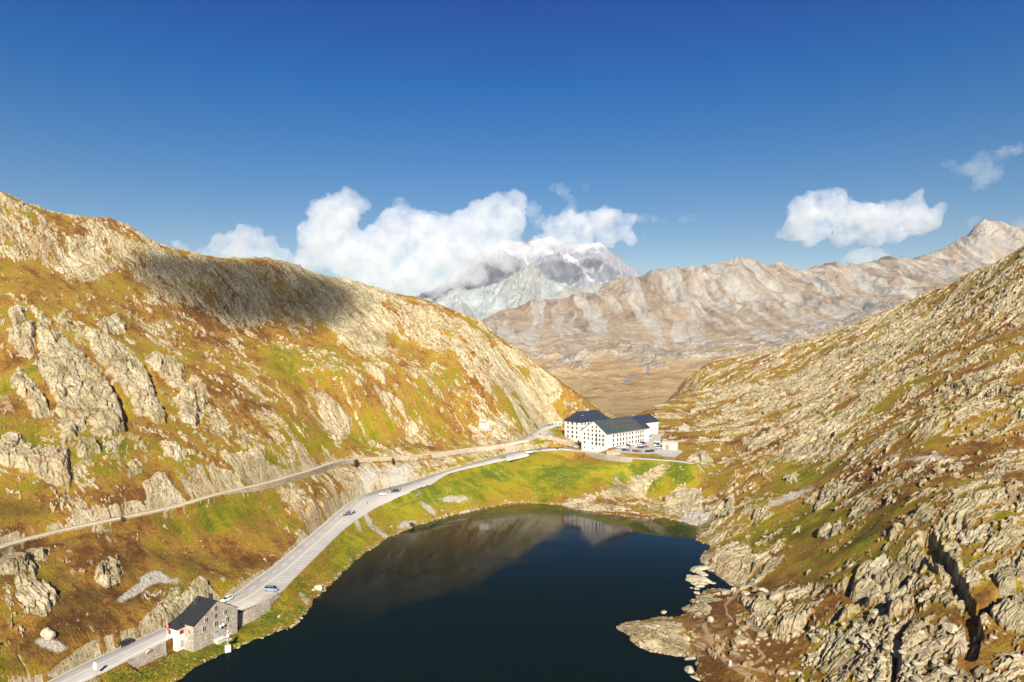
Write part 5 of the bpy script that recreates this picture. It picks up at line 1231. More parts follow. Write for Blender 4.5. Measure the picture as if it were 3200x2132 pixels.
def white_chalet():
    b0 = Vector(PY(1500, 1276, 505)); fx, fy = Vector((0.98, -0.2, 0)).normalized(), Vector((0.2, 0.98, 0)).normalized(); z = ground(b0.x + 3, b0.y) - .3
    r = empty("mountain_hut", (b0.x, b0.y, z), "small white hut with a red roof patch high on the left slope", "hut")
    mb = MB(); mb.box((b0.x + 3.6, b0.y + 2.5, z + 1.9), 7.4, 5, 4.4, fr=(fx, fy)); mb.build("wall", M_WHITE, r)
    rb = MB(); rb.box((b0.x + 2.2, b0.y + 2.4, z + 4.25), 4.2, 4.0, .3, fr=(fx, fy)); rb.build("roof", simple("red_roof", (.50, .12, .08)), r)
    for k in (1.6, 4.6):
        w_ = MB(); w_.box(Vector((b0.x + 3.6, b0.y + 2.5, z + 2.2)) + fx * (k - 3.6) - fy * 2.53, .8, .1, .9, fr=(fx, fy)); w_.build("window", M_GLASS, r)
    t = MB(); t.box((b0.x + 4.2, b0.y + 1.2, z - .9), 11, 6, 1.9, fr=(fx, fy)); t.build("stone_terrace", M_PALE, r)
white_chalet()
# shops behind the first bend
def shop(name, u, v, z, w, d, h, wall, roofc, label, pitch=1.2, fascia=None, ang=-0.25, awn=None):
    b0 = Vector(PX(u, v, z)); fx = Vector((math.cos(ang), math.sin(ang), 0)); fy = Vector((-math.sin(ang), math.cos(ang), 0)); z0 = min(ground(b0.x, b0.y), z) - .6
    r = empty(name, tuple(b0), label, "building"); mb = MB(); gable_body(mb, (b0.x, b0.y, 0), fy * -1 if False else fx, fy, w, d, z0, z + h, z + h + pitch); mb.build("wall", wall, r)
    P = lambda a, b, zz: Vector((b0.x, b0.y, 0)) + fx * a + fy * b + Vector((0, 0, zz)); rb = MB()
    roof_slab(rb, P(-.4, -.5, z + h - .1), P(-.4, d + .4, z + h - .1), P(w / 2, d + .4, z + h + pitch + .04), P(w / 2, -.5, z + h + pitch + .04), .18)
    roof_slab(rb, P(w + .4, -.5, z + h - .1), P(w + .4, d + .4, z + h - .1), P(w / 2, d + .4, z + h + pitch + .045), P(w / 2, -.5, z + h + pitch + .045), .18); rb.build("roof", roofc, r)
    n = max(1, int(w / 2.6))
    for i in range(n):
        window(r, P(w * (i + .5) / n, 0, z + h * .5), fx, -fy, 1.0, 1.2)
    if awn:
        a = MB(); a.box(P(w / 2, -1.1, z + 2.5), w * .9, 2.2, .12, fr=(fx, fy)); a.build("awning", awn, r)
shop("cabin", 1708, 1323, 30.6, 6.5, 6, 2.6, simple("red_timber", (.34, .11, .08)), simple("rust_roof", (.42, .20, .13)), "dark red timber cabin beside the hairpin", ang=-0.35)
shop("kiosk", 1731, 1330, 31, 6.5, 4, 2.6, simple("grey_panel", (.42, .45, .48)), M_WHITE, "small white roofed kiosk with a grey front by the plaza", pitch=.4, ang=-.15)
shop("restaurant", 1742, 1305, 32.6, 17, 12, 5.2, simple("warm_render", (.76, .62, .46)), simple("pale_roof", (.72, .62, .52)), "pale restaurant with an orange awning left of the hipped roof building", pitch=2.4, ang=.1, awn=simple("orange_cloth", (.75, .34, .12)))

# ------------------------------------------------------------------ stone customs house by the lake
HA = Vector((-98.9, 212.0, 0)); HB = Vector((-91.2, 226.6, 0)); AX = (HB - HA).normalized(); AP = Vector((-AX.y, AX.x, 0)); W_ = (HB - HA).length
def customs_house():
    r = empty("stone_house", (HA.x, HA.y, 4), "tall stone house with a dark pitched roof between the road and the lake", "house")
    P = lambda a, b, z: Vector((HA.x, HA.y, 0)) + AX * a + AP * b + Vector((0, 0, z)); D = 8.2; ze, zr, zb = 11.4, 16.35, 2.6
    mb = MB(); gable_body(mb, (HA.x, HA.y, 0), AX, AP, W_, D, zb, ze, zr); mb.build("wall", M_STONE, r)
    sl = (zr - ze) / (W_ / 2); rb = MB()
    roof_slab(rb, P(-.35, -.25, ze - .2), P(-.35, D + .5, ze - .2), P(W_ / 2, D + .5, zr + .05), P(W_ / 2, -.25, zr + .05), .16)
    roof_slab(rb, P(W_ + .35, -.25, ze - .2), P(W_ + .35, D + .5, ze - .2), P(W_ / 2, D + .5, zr + .055), P(W_ / 2, -.25, zr + .055), .16)
    roof = rb.build("roof", M_ROOF_B, r)
    for a, b, s_, h in ((W_ * .36, D * .80, 1.1, 2.2), (W_ * .62, D * .62, .9, 2.6)):
        z = zr - abs(a - W_ / 2) * sl; c = MB(); c.box(P(a, b, z + .5), s_, s_, h, fr=(AX, AP)); c.box(P(a, b, z + .5 + h / 2), s_ + .2, s_ + .2, .12, fr=(AX, AP)); c.build("chimney", simple("dark_chimney", (.05, .05, .055)), roof)
    wins = [(.49, 10.0, 1.25, 1.5), (.717, 7.5, 1.15, 1.4), (.49, 7.6, 1.25, 1.5), (.765, 4.9, 1.15, 1.5), (.283, 7.5, 1.15, 1.5), (.50, 5.0, 1.25, 1.6), (.23, 5.0, 1.15, 1.6), (.70, 2.3, .7, 1.0), (.82, 2.4, .7, 1.0), (.184, 2.4, .6, .95), (.30, 2.4, .6, .95)]
    for t, h, w_, hh in wins:
        p = P(W_ * t, 0, 4.0 + h); o = MB()   # splayed pale reveal, then dark pane
        n = -AP; b = .14
        for sx_ in (-1, 1): o.box(p + AX * sx_ * (w_ / 2 + b / 2) + n * .05, b, .16, hh + .3, fr=(AX, AP))
        o.box(p + Vector((0, 0, hh / 2 + .1)) + n * .05, w_, .16, .2, fr=(AX, AP)); o.box(p - Vector((0, 0, hh / 2 + .1)) + n * .09, w_, .24, .2, fr=(AX, AP))
        fo = o.build("window", M_REVEAL, r); g = MB(); g.box(p + n * .01, w_, .04, hh, fr=(AX, AP)); go = g.build("pane", M_GLASS, r); go.parent = fo; go.matrix_parent_inverse = Matrix.Identity(4)
        bb = MB(); bb.box(p + n * .05, .06, .05, hh, fr=(AX, AP)); bo = bb.build("glazing_bar", M_WHITE, r); bo.parent = fo; bo.matrix_parent_inverse = Matrix.Identity(4)
    d = MB(); d.box(P(W_ * .51, -.03, 5.6), 1.5, .1, 2.1, fr=(AX, AP)); d.cyl(P(W_ * .51, -.08, 6.65), P(W_ * .51, .03, 6.65), .75, 14); d.build("door", simple("blue_grey_door", (.33, .40, .46), .5), r)
    s2 = MB(); s2.box(P(W_ * .53, -1.2, 4.25), 3.4, 2.2, .22, fr=(AX, AP)); s2.box(P(W_ * .53, -1.2, 3.6), 3.0, 1.8, 1.2, fr=(AX, AP)); s2.build("doorstep", simple("concrete", (.62, .57, .50), var=.1), r)
    cr_ = MB(); cr_.box(P(W_ / 2, -.04, 6.9), W_ - .2, .1, .18, fr=(AX, AP)); cr_.build("string_course", M_REVEAL, r)
    for a, z in ((W_ * .55, 8.0), (W_ * .62, 8.2)):
        c = MB(); q_ = P(a, -.9, z); c.cyl(q_ + Vector((0, 0, 0)), q_ + Vector((.05, -.22, .05)), .42, 18, r2=.3); c.cyl(q_, P(a, .0, z - .1), .05, 6); c.build("dish_antenna", M_WHITE, r)
    # white entrance tower at the road end of the eaves wall
    T = Vector((-103.9, 211.9, 0)); Q = lambda a, b, z: T + AX * a + AP * b + Vector((0, 0, z)); tr = M_WHITE
    t = MB(); foot = [Q(0, 0, 0), Q(3.6, 0, 0), Q(3.6, 2.7, 0), Q(0.7, 2.7, 0), Q(0, 2.0, 0)]
    t.prism([(p.x, p.y) for p in foot], 3.4, 10.4); t.prism([(p.x, p.y) for p in [Q(-.3, 1.2, 0), Q(3.5, 1.2, 0), Q(3.5, 4.9, 0), Q(.4, 4.9, 0), Q(-.3, 4.1, 0)]], 7.4, 10.38); to = t.build("tower", tr, r); tag(to, "white entrance tower joined to the stone house")
    tb = MB(); tb.box(Q(-.02, 1.2, 4.6), .06, 1.5, 2.0, fr=(AX, AP)); tb.build("stain", simple("ochre_stain", (.72, .62, .42)), r)
    rf = MB(); e = [Q(-.8, -.45, 10.42), Q(4.4, -.45, 10.42), Q(4.4, 5.4, 10.42), Q(-.8, 5.4, 10.42)]; rd = [Q(1.7, 1.0, 12.2), Q(4.4, 1.4, 12.9), Q(4.4, 4.2, 12.9), Q(1.7, 3.9, 12.2)]
    A1 = [rf.bm.verts.new(x) for x in e]; A2 = [rf.bm.verts.new(x) for x in rd]
    for i in range(4): rf.bm.faces.new((A1[i], A1[(i + 1) % 4], A2[(i + 1) % 4], A2[i]))
    rf.bm.faces.new(A1[::-1]); rf.bm.faces.new(A2); tag(rf.build("roof", M_ROOF_B, r), "small dark roof over the white tower")
    M_RED = simple("red_shutter", (.34, .05, .045)); nL = -AX; nR = -AP
    for p, dx, n, w_, h_ in ((Q(1.5, 0, 9.0), AX, nR, 1.3, 1.2), (Q(0, 1.35, 9.1), AP, nL, .0, 0), (Q(-.3, 3.2, 9.0), AP, nL, 1.0, 1.4)):
        if w_ == 0: continue
        f = MB(); f.box(p + n * .03, w_, .1, h_, fr=(dx, n)); fo = f.build("window", M_RED, r); g = MB(); g.box(p + n * .08 - dx * w_ * .2, w_ * .38, .04, h_ * .8, fr=(dx, n)); go = g.build("pane", M_GLASS, r); go.parent = fo; go.matrix_parent_inverse = Matrix.Identity(4)
    dd = MB(); dd.box(Q(1.6, -.03, 5.3), 1.0, .08, 2.1, fr=(AX, AP)); dd.build("door", simple("blue_grey_door", (.33, .40, .46), .5), r)
    w3 = MB(); w3.box(P(-.03, 2.0, 9.0), .08, .8, .6, fr=(AX, AP)); w3.build("window", M_COPPER, r)
    # white emblem panel: shield with a white cross on a red ground
    em = MB(); em.box(Q(-.04, .95, 8.75), .06, 1.35, 1.9, fr=(AX, AP)); eo = em.build("emblem_panel", simple("pink_panel", (.62, .40, .38)), r)
    for (a, b) in ((.25, .75), (.75, .25)):
        c = MB(); c.box(Q(-.09, .95, 8.6), .05, b, a, fr=(AX, AP)); co_ = c.build("emblem_cross", simple("white_enamel", (.85, .84, .82)), r); co_.parent = eo; co_.matrix_parent_inverse = Matrix.Identity(4)
customs_house()
_h = bpy.data.objects['stone_house']; _h.location = (-101.2, 217.0, 1.9); _h.scale = (1.024,) * 3

def flagpole():
    b = Vector(PX(522, 2021, 2.6)); z = ground(b.x, b.y); r = empty("flagpole", (b.x, b.y, z), "white flagpole flying a red flag with a white cross beside the tower", "flagpole")
    p = MB(); p.cyl((b.x, b.y, z - .3), (b.x, b.y, 11.0), .07, 8); p.sph((b.x, b.y, 11.05), .12, sub=1); p.build("pole", M_WHITE, r)
    n, m = 10, 14; mb = MB(); g = []
    for i in range(n + 1):
        row = []
        for j in range(m + 1):
            a = j / m; s_ = i / n * 1.7; x = b.x + .08 + s_ * (.28 + .12 * math.sin(a * 5)); y = b.y + .25 * math.sin(i * 1.3 + a * 3) - s_ * .25; zz = 10.8 - a * 2.3 - s_ * .55; row.append(mb.bm.verts.new((x, y, zz)))
        g.append(row)
    for i in range(n):
        for j in range(m):
            f = mb.bm.faces.new((g[i][j], g[i + 1][j], g[i + 1][j + 1], g[i][j + 1])); u, v = (i + .5) / n, (j + .5) / m
            if (abs(u - .5) < .11 and abs(v - .5) < .30) or (abs(v - .5) < .10 and abs(u - .5) < .33): f.material_index = 1
    mb.build("flag", [simple("flag_red", (.62, .02, .02), .8), simple("flag_white", (.8, .8, .8))], r, smooth=True)
flagpole()

def antenna():
    b = Vector(PX(712, 2030, 0.6)); z = ground(b.x, b.y) - .3; r = empty("antenna_mast", (b.x, b.y, z), "steel antenna mast with a round dish on a white concrete block at the lake edge", "antenna")
    M_ST = simple("antenna_steel", (.55, .58, .62), .45, .5, .3); c = MB(); c.box((b.x, b.y, z + .95), 1.7, 1.7, 2.1, rz=.5); c.build("plinth", M_WHITE, r)
    m = MB(); m.cyl((b.x, b.y, z + 2), (b.x, b.y, z + 5.2), .16, 10); m.build("mast", M_ST, r)
    d = MB(); bm = d.bm; ring = []
    for k in range(5):
        rr = 1.25 * k / 4; ring.append([bm.verts.new((b.x + rr * math.cos(t * .3927), b.y + rr * math.sin(t * .3927), z + 3.6 + rr * rr * .22 + rr * .12 * math.cos(t * .3927))) for t in range(16)] if k else [bm.verts.new((b.x, b.y, z + 3.6))])
    for t in range(16):
        bm.faces.new((ring[0][0], ring[1][t], ring[1][(t + 1) % 16]))
        for k in range(1, 4): bm.faces.new((ring[k][t], ring[k + 1][t], ring[k + 1][(t + 1) % 16], ring[k][(t + 1) % 16]))
    d.build("dish", M_ST, r, smooth=True)
    h = MB(); h.box((b.x, b.y, z + 5.3), .8, .7, .9, rz=.4); h.cyl((b.x - .1, b.y, z + 5.7), (b.x - .1, b.y, z + 6.6), .22, 10); h.build("instrument_box", M_ST, r)
    s_ = MB(); s_.sph((b.x, b.y, z + 6.75), .3); s_.build("dome", M_WHITE, r); s2 = MB(); s2.sph((b.x + .75, b.y, z + 6.0), .22); s2.cyl((b.x + .3, b.y, z + 5.5), (b.x + .75, b.y, z + 5.9), .05, 6); s2.build("sensor", M_WHITE, r)
antenna()

def road_sign():
    b = Vector(PX(297, 2117, 3.9)); z = ground(b.x, b.y); r = empty("road_sign", (b.x, b.y, z), "white information sign with a blue header on two posts at the road edge", "sign")
    zt = 7.15
    for s_ in (-.42, .42):
        p = MB(); p.cyl((b.x + s_, b.y, z - .3), (b.x + s_, b.y + .0, zt + 1.0), .045, 6); p.build("post", simple("galvanised_steel", (.42, .47, .52), .4, .5, .6), r)
    p = MB(); p.box((b.x, b.y - .08, zt), 1.05, .06, 2.1, rz=-.1); po = p.build("panel", simple("sign_white", (.82, .82, .82), .5), r)
    h = MB(); h.box((b.x, b.y - .085, zt + .8), .95, .07, .36, rz=-.1); ho = h.build("header", simple("sign_blue", (.16, .33, .62), .5), r); ho.parent = po; ho.matrix_parent_inverse = Matrix.Identity(4)
    for k, (dx, dz, w_) in enumerate(((-.2, .25, .25), (.22, .1, .22), (-.2, -.2, .3), (.2, -.45, .2))):
        t = MB(); t.box((b.x + dx, b.y - .085, zt + dz), w_, .07, .16, rz=-.1); to = t.build("pictogram", simple("sign_mark", (.55, .60, .66), .5), r); to.parent = po; to.matrix_parent_inverse = Matrix.Identity(4)
road_sign()

# ------------------------------------------------------------------ vehicles
M_TYRE = simple("tyre_rubber", (.02, .02, .02), .9); M_RIM = simple("alloy_rim", (.5, .5, .52), .35, .5, .7); M_CG = simple("car_glass", (.015, .018, .022), .08, .7)
M_LAMP = simple("lamp_clear", (.75, .75, .75), .15, .6); M_TAIL = simple("lamp_red", (.45, .01, .01), .3, .5)
def paint_m(name, c):
    key = "paint_" + name
    if key not in _mats:
        t = NT(key); t.col(c); t.rough(.28, .5); t.b.inputs['Coat Weight'].default_value = .8; t.b.inputs['Coat Roughness'].default_value = .06; _mats[key] = t.m
    return _mats[key]
PROF = {   # side profile of body and of glasshouse: (x, z), front = +x
    'car': ([(-2.15, .45), (-2.2, .80), (-2.05, 1.02), (-1.1, 1.02), (.75, .98), (1.75, .86), (2.15, .70), (2.2, .42), (1.8, .30), (-1.8, .30)], [(-1.85, 1.0), (-1.35, 1.42), (-.2, 1.50), (.35, 1.44), (1.15, .97)], 1.78),
    'wagon': ([(-2.25, .45), (-2.3, .85), (-2.22, 1.05), (-1.1, 1.05), (.85, 1.0), (1.85, .88), (2.2, .70), (2.25, .42), (1.9, .30), (-1.9, .30)], [(-2.15, 1.04), (-1.85, 1.46), (-.4, 1.54), (.35, 1.47), (1.2, .99)], 1.84),
    'hatch': ([(-1.85, .45), (-1.9, .85), (-1.85, 1.02), (-.9, 1.04), (.7, 1.0), (1.55, .90), (1.9, .72), (1.95, .42), (1.6, .30), (-1.55, .30)], [(-1.8, 1.02), (-1.5, 1.45), (-.2, 1.54), (.3, 1.48), (1.05, 1.0)], 1.74),
    'suv': ([(-2.25, .50), (-2.3, 1.0), (-2.25, 1.15), (-1.1, 1.15), (.85, 1.12), (1.9, 1.02), (2.25, .82), (2.3, .50), (1.9, .36), (-1.9, .36)], [(-2.2, 1.14), (-2.0, 1.60), (-.4, 1.72), (.35, 1.66), (1.2, 1.11)], 1.9),
    'van': ([(-2.5, .45), (-2.55, 1.05), (-2.5, 1.25), (-1.1, 1.28), (1.3, 1.22), (2.1, 1.08), (2.5, .82), (2.55, .45), (2.1, .32), (-2.1, .32)], [(-2.48, 1.24), (-2.35, 1.88), (-.4, 1.97), (1.0, 1.92), (1.95, 1.12)], 1.95),
    'camper': ([(-2.9, .5), (-2.95, 1.2), (-2.9, 1.5), (-1.1, 1.55), (1.7, 1.3), (2.5, 1.15), (2.9, .85), (2.95, .5), (2.4, .35), (-2.4, .35)], [(-2.88, 1.5), (-2.85, 2.75), (-.4, 2.85), (1.2, 2.75), (2.2, 1.25)], 2.1)}
def loft(mb, prof, hw_top, hw_bot, z0, z1, zc=None):
    """profile extruded across with narrower top edge (tumblehome)"""
    L = []
    for s_ in (-1, 1):
        row = []
        for x, z in prof:
            t = (z - z0) / (z1 - z0); w_ = hw_bot + (hw_top - hw_bot) * t; row.append(mb.bm.verts.new((x, s_ * w_, z)))
        L.append(row)
    mb.bm.faces.new(L[0]); mb.bm.faces.new(L[1][::-1]); n = len(prof)
    for i in range(n): mb.bm.faces.new((L[0][i], L[1][i], L[1][(i + 1) % n], L[0][(i + 1) % n]))
def local_build(mb, name, mats, parent, **kw):
    o = mb.build(name, mats, None, **kw); o.parent = parent; return o
CARS = {}
def make_car(kind):
    """car at the origin of its Empty, facing +x"""
    body, gl, w_ = PROF[kind]; r = bpy.data.objects.new("car_root", None); COL.objects.link(r)
    b = MB(); loft(b, body, w_ / 2 * .96, w_ / 2, .3, 1.1)
    bo = local_build(b, "body", paint_m("white", (.8, .8, .8)), r, smooth=False, bevel=.05)
    g = MB(); z0, z1 = gl[0][1], max(z for _, z in gl); loft(g, gl, w_ / 2 * .74, w_ / 2 * .93, z0, z1); local_build(g, "glasshouse", M_CG, r, bevel=.02)
    # roof panel and pillars in body colour
    rf = MB(); top = [(x, z) for x, z in gl[1:-1]]; k = w_ / 2 * .755
    for (x0, za), (x1, zb) in zip(top[:-1], top[1:]): rf.quadbox([(x0, -k, za - .01), (x1, -k, zb - .01), (x1, k, zb - .01), (x0, k, za - .01), (x0, -k, za + .035), (x1, -k, zb + .035), (x1, k, zb + .035), (x0, k, za + .035)])
    for xa, xb in ((gl[0][0] + .1, gl[1][0] + .12), (gl[-1][0] - .12, gl[-2][0] - .05), (-.25, -.3)):
        for s_ in (-1, 1):
            a = (xa, s_ * w_ / 2 * .935, z0); c = (xb, s_ * w_ / 2 * .76, z1 - .06); rf.cyl(a, c, .045, 6)
    local_build(rf, "roof", paint_m("white", (.8, .8, .8)), r)
    wr = .33 if kind in ('car', 'hatch', 'wagon') else .36; ax = body[6][0] - .80; rx = body[0][0] + .78
    for x in (ax, rx):
        for s_ in (-1, 1):
            t = MB(); t.cyl((x, s_ * (w_ / 2 - .20), wr), (x, s_ * (w_ / 2 + .012), wr), wr, 18); to = local_build(t, "wheel", M_TYRE, r)
            m = MB(); m.cyl((x, s_ * (w_ / 2 - .02), wr), (x, s_ * (w_ / 2 + .03), wr), wr * .62, 14); mo = local_build(m, "rim", M_RIM, to)
    for s_ in (-1, 1):
        h = MB(); h.box((body[6][0] - .03, s_ * w_ * .36, body[6][1] + .01), .16, .36, .13); local_build(h, "headlight", M_LAMP, r)
        h = MB(); h.box((body[1][0] + .02, s_ * w_ * .38, body[1][1] + .02), .10, .26, .18); local_build(h, "taillight", M_TAIL, r)
        h = MB(); h.box((gl[-1][0] - .30, s_ * (w_ / 2 + .07), z0 + .08), .14, .16, .12); local_build(h, "mirror", M_TYRE, r)
    return r
def children(o): return [c for c in list(bpy.data.objects) if c.parent == o]
COLS = dict(white=(.78, .78, .78), black=(.012, .012, .014), navy=(.02, .035, .08), blue=(.05, .14, .36), silver=(.42, .46, .50), red=(.45, .02, .02), grey=(.12, .13, .14), yellow=(.85, .55, .02), maroon=(.16, .02, .03), brown=(.07, .04, .03), steel=(.22, .28, .34))
TREE = {}
def car(kind, colour, u, v, z, heading, label, name="parked_car", cat="car", group=None, tilt=None, scale=1.0, xyz=None):
    if kind not in CARS:
        CARS[kind] = make_car(kind); TREE[kind] = [(c, children(c)) for c in children(CARS[kind])]
    src = CARS[kind]; x, y, zz = xyz if xyz else PX(u, v, z)
    r = bpy.data.objects.new(name, None); COL.objects.link(r); r.location = (x, y, zz + .03); r.rotation_euler = (0, 0, math.radians(heading)); r.scale = (scale,) * 3
    tag(r, label, cat, group)
    for c, sub in TREE[kind]:
        d = c.copy(); COL.objects.link(d); d.parent = r
        if d.name.split('.')[0] in ("body", "roof"):
            d.material_slots[0].link = 'OBJECT'; d.material_slots[0].material = paint_m(colour, COLS[colour])
        for e in sub:
            f = e.copy(); COL.objects.link(f); f.parent = d
    return r
def road_z(u, v):
    """height of the road surface seen at that photograph pixel"""
    z = 10.0
    for _ in range(12):
        x, y, _z = PX(u, v, z); d = np.hypot(EL[:, 0] - x, EL[:, 1] - y); z = float(EL[np.argmin(d), 2])
    return z
def carR(kind, col, u, v, head, label, **k): return car(kind, col, u, v, road_z(u, v), head, label, **k)
def dir_at(t, rev=False):
    a = cr((RL + RR) / 2, t + .3) - cr((RL + RR) / 2, t - .3); h = math.degrees(math.atan2(a[1], a[0])); return h + (180 if rev else 0)
carR('wagon', 'black', 392, 2016, dir_at(3.3, True), "black estate car driving down the road near the information sign", name="driving_car")
carR('wagon', 'white', 708, 1878, dir_at(6.9, True), "white estate car with a sunroof passing behind the stone house", name="driving_car")
carR('van', 'steel', 848, 1847, -8, "silver grey passenger van parked across the yellow bays", name="parked_van", cat="van")
carR('hatch', 'white', 1196, 1547, 4, "white hatchback with a black roof in the lay-by")
carR('suv', 'navy', 1234, 1537, 182, "dark blue SUV in the lay-by with people at its open boot")
carR('car', 'grey', 1572, 1434, 186, "dark grey car on the road just before the hospice bend", name="driving_car")
zc = 21.3
for kind, col, u, v, h, lab in (
    ('van', 'white', 1653, 1416, 188, "white van with red stripes stopped below the hairpin wall"), ('wagon', 'steel', 1683, 1411, 190, "blue grey estate car in the row below the hairpin wall"),
    ('hatch', 'yellow', 1649, 1404, 175, "bright yellow car at the foot of the pale wall"), ('hatch', 'white', 1694, 1400.5, 175, "white car half in shade close under the pale wall"),
    ('suv', 'black', 1715, 1396.5, 170, "black SUV parked against the wall right of the other cars"), ('car', 'white', 1727, 1407.5, 120, "white saloon parked beside the dark blue car"),
    ('car', 'navy', 1742, 1405.5, 270, "dark blue car facing the lake in the lower lot"), ('suv', 'grey', 1768, 1397, 5, "dark estate with people standing by it near the gate lane"),
    ('hatch', 'white', 1769, 1407, 275, "white hatchback seen from behind with red lights near the lane edge")):
    car(kind, col, u, v, zc, h, lab, name="parked_van" if kind == 'van' else "parked_car", cat="van" if kind == 'van' else "car")
def zA(x, y): return 1740 + x / 5.35, 1260 + y / 5.35
for kind, col, x, y, h, lab in (
    ('car', 'black', 1138, 795, 20, "black car at the left end of the front parking row"), ('car', 'blue', 1203, 800, 20, "bright blue car second in the front parking row"), ('hatch', 'silver', 1250, 808, 20, "silver blue hatchback between the blue and red cars"),
    ('car', 'red', 1308, 812, 20, "bright red car in the front parking row"), ('wagon', 'grey', 1368, 822, 20, "dark grey estate at the right end of the first front group"),
    ('car', 'black', 1527, 822, 15, "black car with red lamps left in the group of three"), ('suv', 'navy', 1605, 816, 15, "dark blue car in the middle of the group of three"), ('car', 'silver', 1670, 816, 15, "silver blue car right in the group of three"),
    ('wagon', 'silver', 1040, 757, 8, "silver estate nearest the hospice corner"), ('wagon', 'white', 1130, 745, 8, "white estate next to the silver one by the hospice wall"), ('car', 'maroon', 1203, 722, 10, "dark red car behind the white estate"),
    ('suv', 'silver', 1280, 748, 12, "silver SUV in the middle row of the lot"), ('hatch', 'white', 1265, 692, 12, "white hatchback close to the hospice wall"), ('wagon', 'white', 1365, 694, 12, "white estate close to the hospice wall door"),
    ('suv', 'black', 1440, 682, 12, "black SUV farthest along the hospice wall"), ('car', 'silver', 1388, 722, 12, "silver saloon behind the brown car"), ('wagon', 'brown', 1405, 757, 12, "dark brown estate in the middle row"),
    ('car', 'blue', 1462, 750, 12, "small blue car between brown estate and red car"), ('hatch', 'red', 1503, 742, 12, "red hatchback at the end of the middle row"), ('car', 'white', 1335, 716, 12, "white saloon in the second row by the wall"),
    ('hatch', 'white', 1555, 600, 40, "white car alone by the far corner of the hospice"),
    ('camper', 'white', 1672, 725, -60, "white camper van parked beside the garage"), ('van', 'silver', 1720, 762, -35, "silver van with a white bonnet in front of the garage"), ('car', 'white', 1680, 655, -10, "white car parked behind the camper van")):
    u, v = zA(x, y); z = 25.2
    z = min(max(gz(u, v, z), 24.0), 27.2)
    kd = dict(name="parked_car", cat="car") if kind not in ('van', 'camper') else dict(name="parked_van" if kind == 'van' else "camper_van", cat="van")
    car(kind, col, u, v, z, h, lab, **kd)
for k in CARS.values():
    for c in children(k):
        for d in children(c): bpy.data.objects.remove(d)
        bpy.data.objects.remove(c)
    bpy.data.objects.remove(k)

# ------------------------------------------------------------------ people and motorcycles
M_SKIN = simple("skin", (.45, .27, .19)); M_HAIR = simple("dark_hair", (.03, .02, .015))
def person_mesh(pose):
    """one skinned body; returns mesh with face material by height: shoes / trousers / top / head"""
    v = [(0, 0, .95), (0, 0, 1.15), (0, 0, 1.42), (0, 0, 1.52), (0, .01, 1.66), (0, 0, 1.74)]; rd = [.15, .145, .15, .055, .095, .075]; e = [(0, 1), (1, 2), (2, 3), (3, 4), (4, 5)]
    def chain(root, pts, rs_):
        p = root
        for q_, r_ in zip(pts, rs_): v.append(q_); rd.append(r_); e.append((p, len(v) - 1)); p = len(v) - 1
        return p
    st = .16 if pose == 'walk' else 0.0
    chain(0, [(-.10, st, .86), (-.11, st * 1.6, .48), (-.12, st * 2.0, .09), (-.12, st * 2.0 + .16, .04)], [.095, .065, .042, .035]); chain(0, [(.10, -st, .86), (.11, -st * 1.3, .48), (.12, -st * 2.2, .09), (.12, -st * 2.2 + .16, .04)], [.095, .065, .042, .035])
    for s_ in (-1, 1):
        if pose == 'ride': pts = [(s_ * .20, 0, 1.42), (s_ * .25, .22, 1.22), (s_ * .26, .48, 1.12)]
        else: pts = [(s_ * .20, 0, 1.43), (s_ * .25, -.03 * s_, 1.14), (s_ * .25, .10, .90)]
        h = chain(2, pts, [.065, .045, .032]); hx = v[h]
        for k in range(4): f = chain(h, [(hx[0] + (k - 1.5) * .018, hx[1] + .01, hx[2] - .07), (hx[0] + (k - 1.5) * .016, hx[1] + .025, hx[2] - .12 + .008 * abs(k - 1.5))], [.011, .009])
        chain(h, [(hx[0] - s_ * .03, hx[1] + .03, hx[2] - .05)], [.011])
    me = bpy.data.meshes.new("p"); me.from_pydata(v, e, []); o = bpy.data.objects.new("p", me); COL.objects.link(o); m = o.modifiers.new("s", 'SKIN'); m.use_smooth_shade = True
    for i, r_ in enumerate(rd): me.skin_vertices[0].data[i].radius = (r_, r_)
    me.skin_vertices[0].data[0].use_root = True; o.modifiers.new("sub", 'SUBSURF').levels = 1
    dg = bpy.context.evaluated_depsgraph_get(); out = bpy.data.meshes.new_from_object(o.evaluated_get(dg)); bpy.data.objects.remove(o)
    for p in out.polygons:
        z = p.center.z; p.material_index = 0 if z < .11 else 1 if z < .98 else 2 if z < 1.50 and not (abs(p.center.x) > .2 and z < .93) else 3 if z < 1.66 or p.center.y > .05 else 4
    return out
PM = {k: person_mesh(k) for k in ('stand', 'walk')}
def person(u, v, z, top, legs, label, pose='stand', head=0, group=None, xyz=None, name="person"):
    me = PM[pose].copy(); me.materials.clear()
    for m in (M_TYRE, simple("cloth_" + legs, COLS[legs]), simple("cloth_" + top, COLS[top]), M_SKIN, M_HAIR): me.materials.append(m)
    x, y, zz = xyz if xyz else PX(u, v, z)
    o = bpy.data.objects.new(name, me); COL.objects.link(o); o.location = (x, y, zz + .03); o.rotation_euler = (0, 0, math.radians(head)); tag(o, label, "person", group); return o
def zP(x, y): return 1500 + x / 7.356, 1260 + y / 7.356
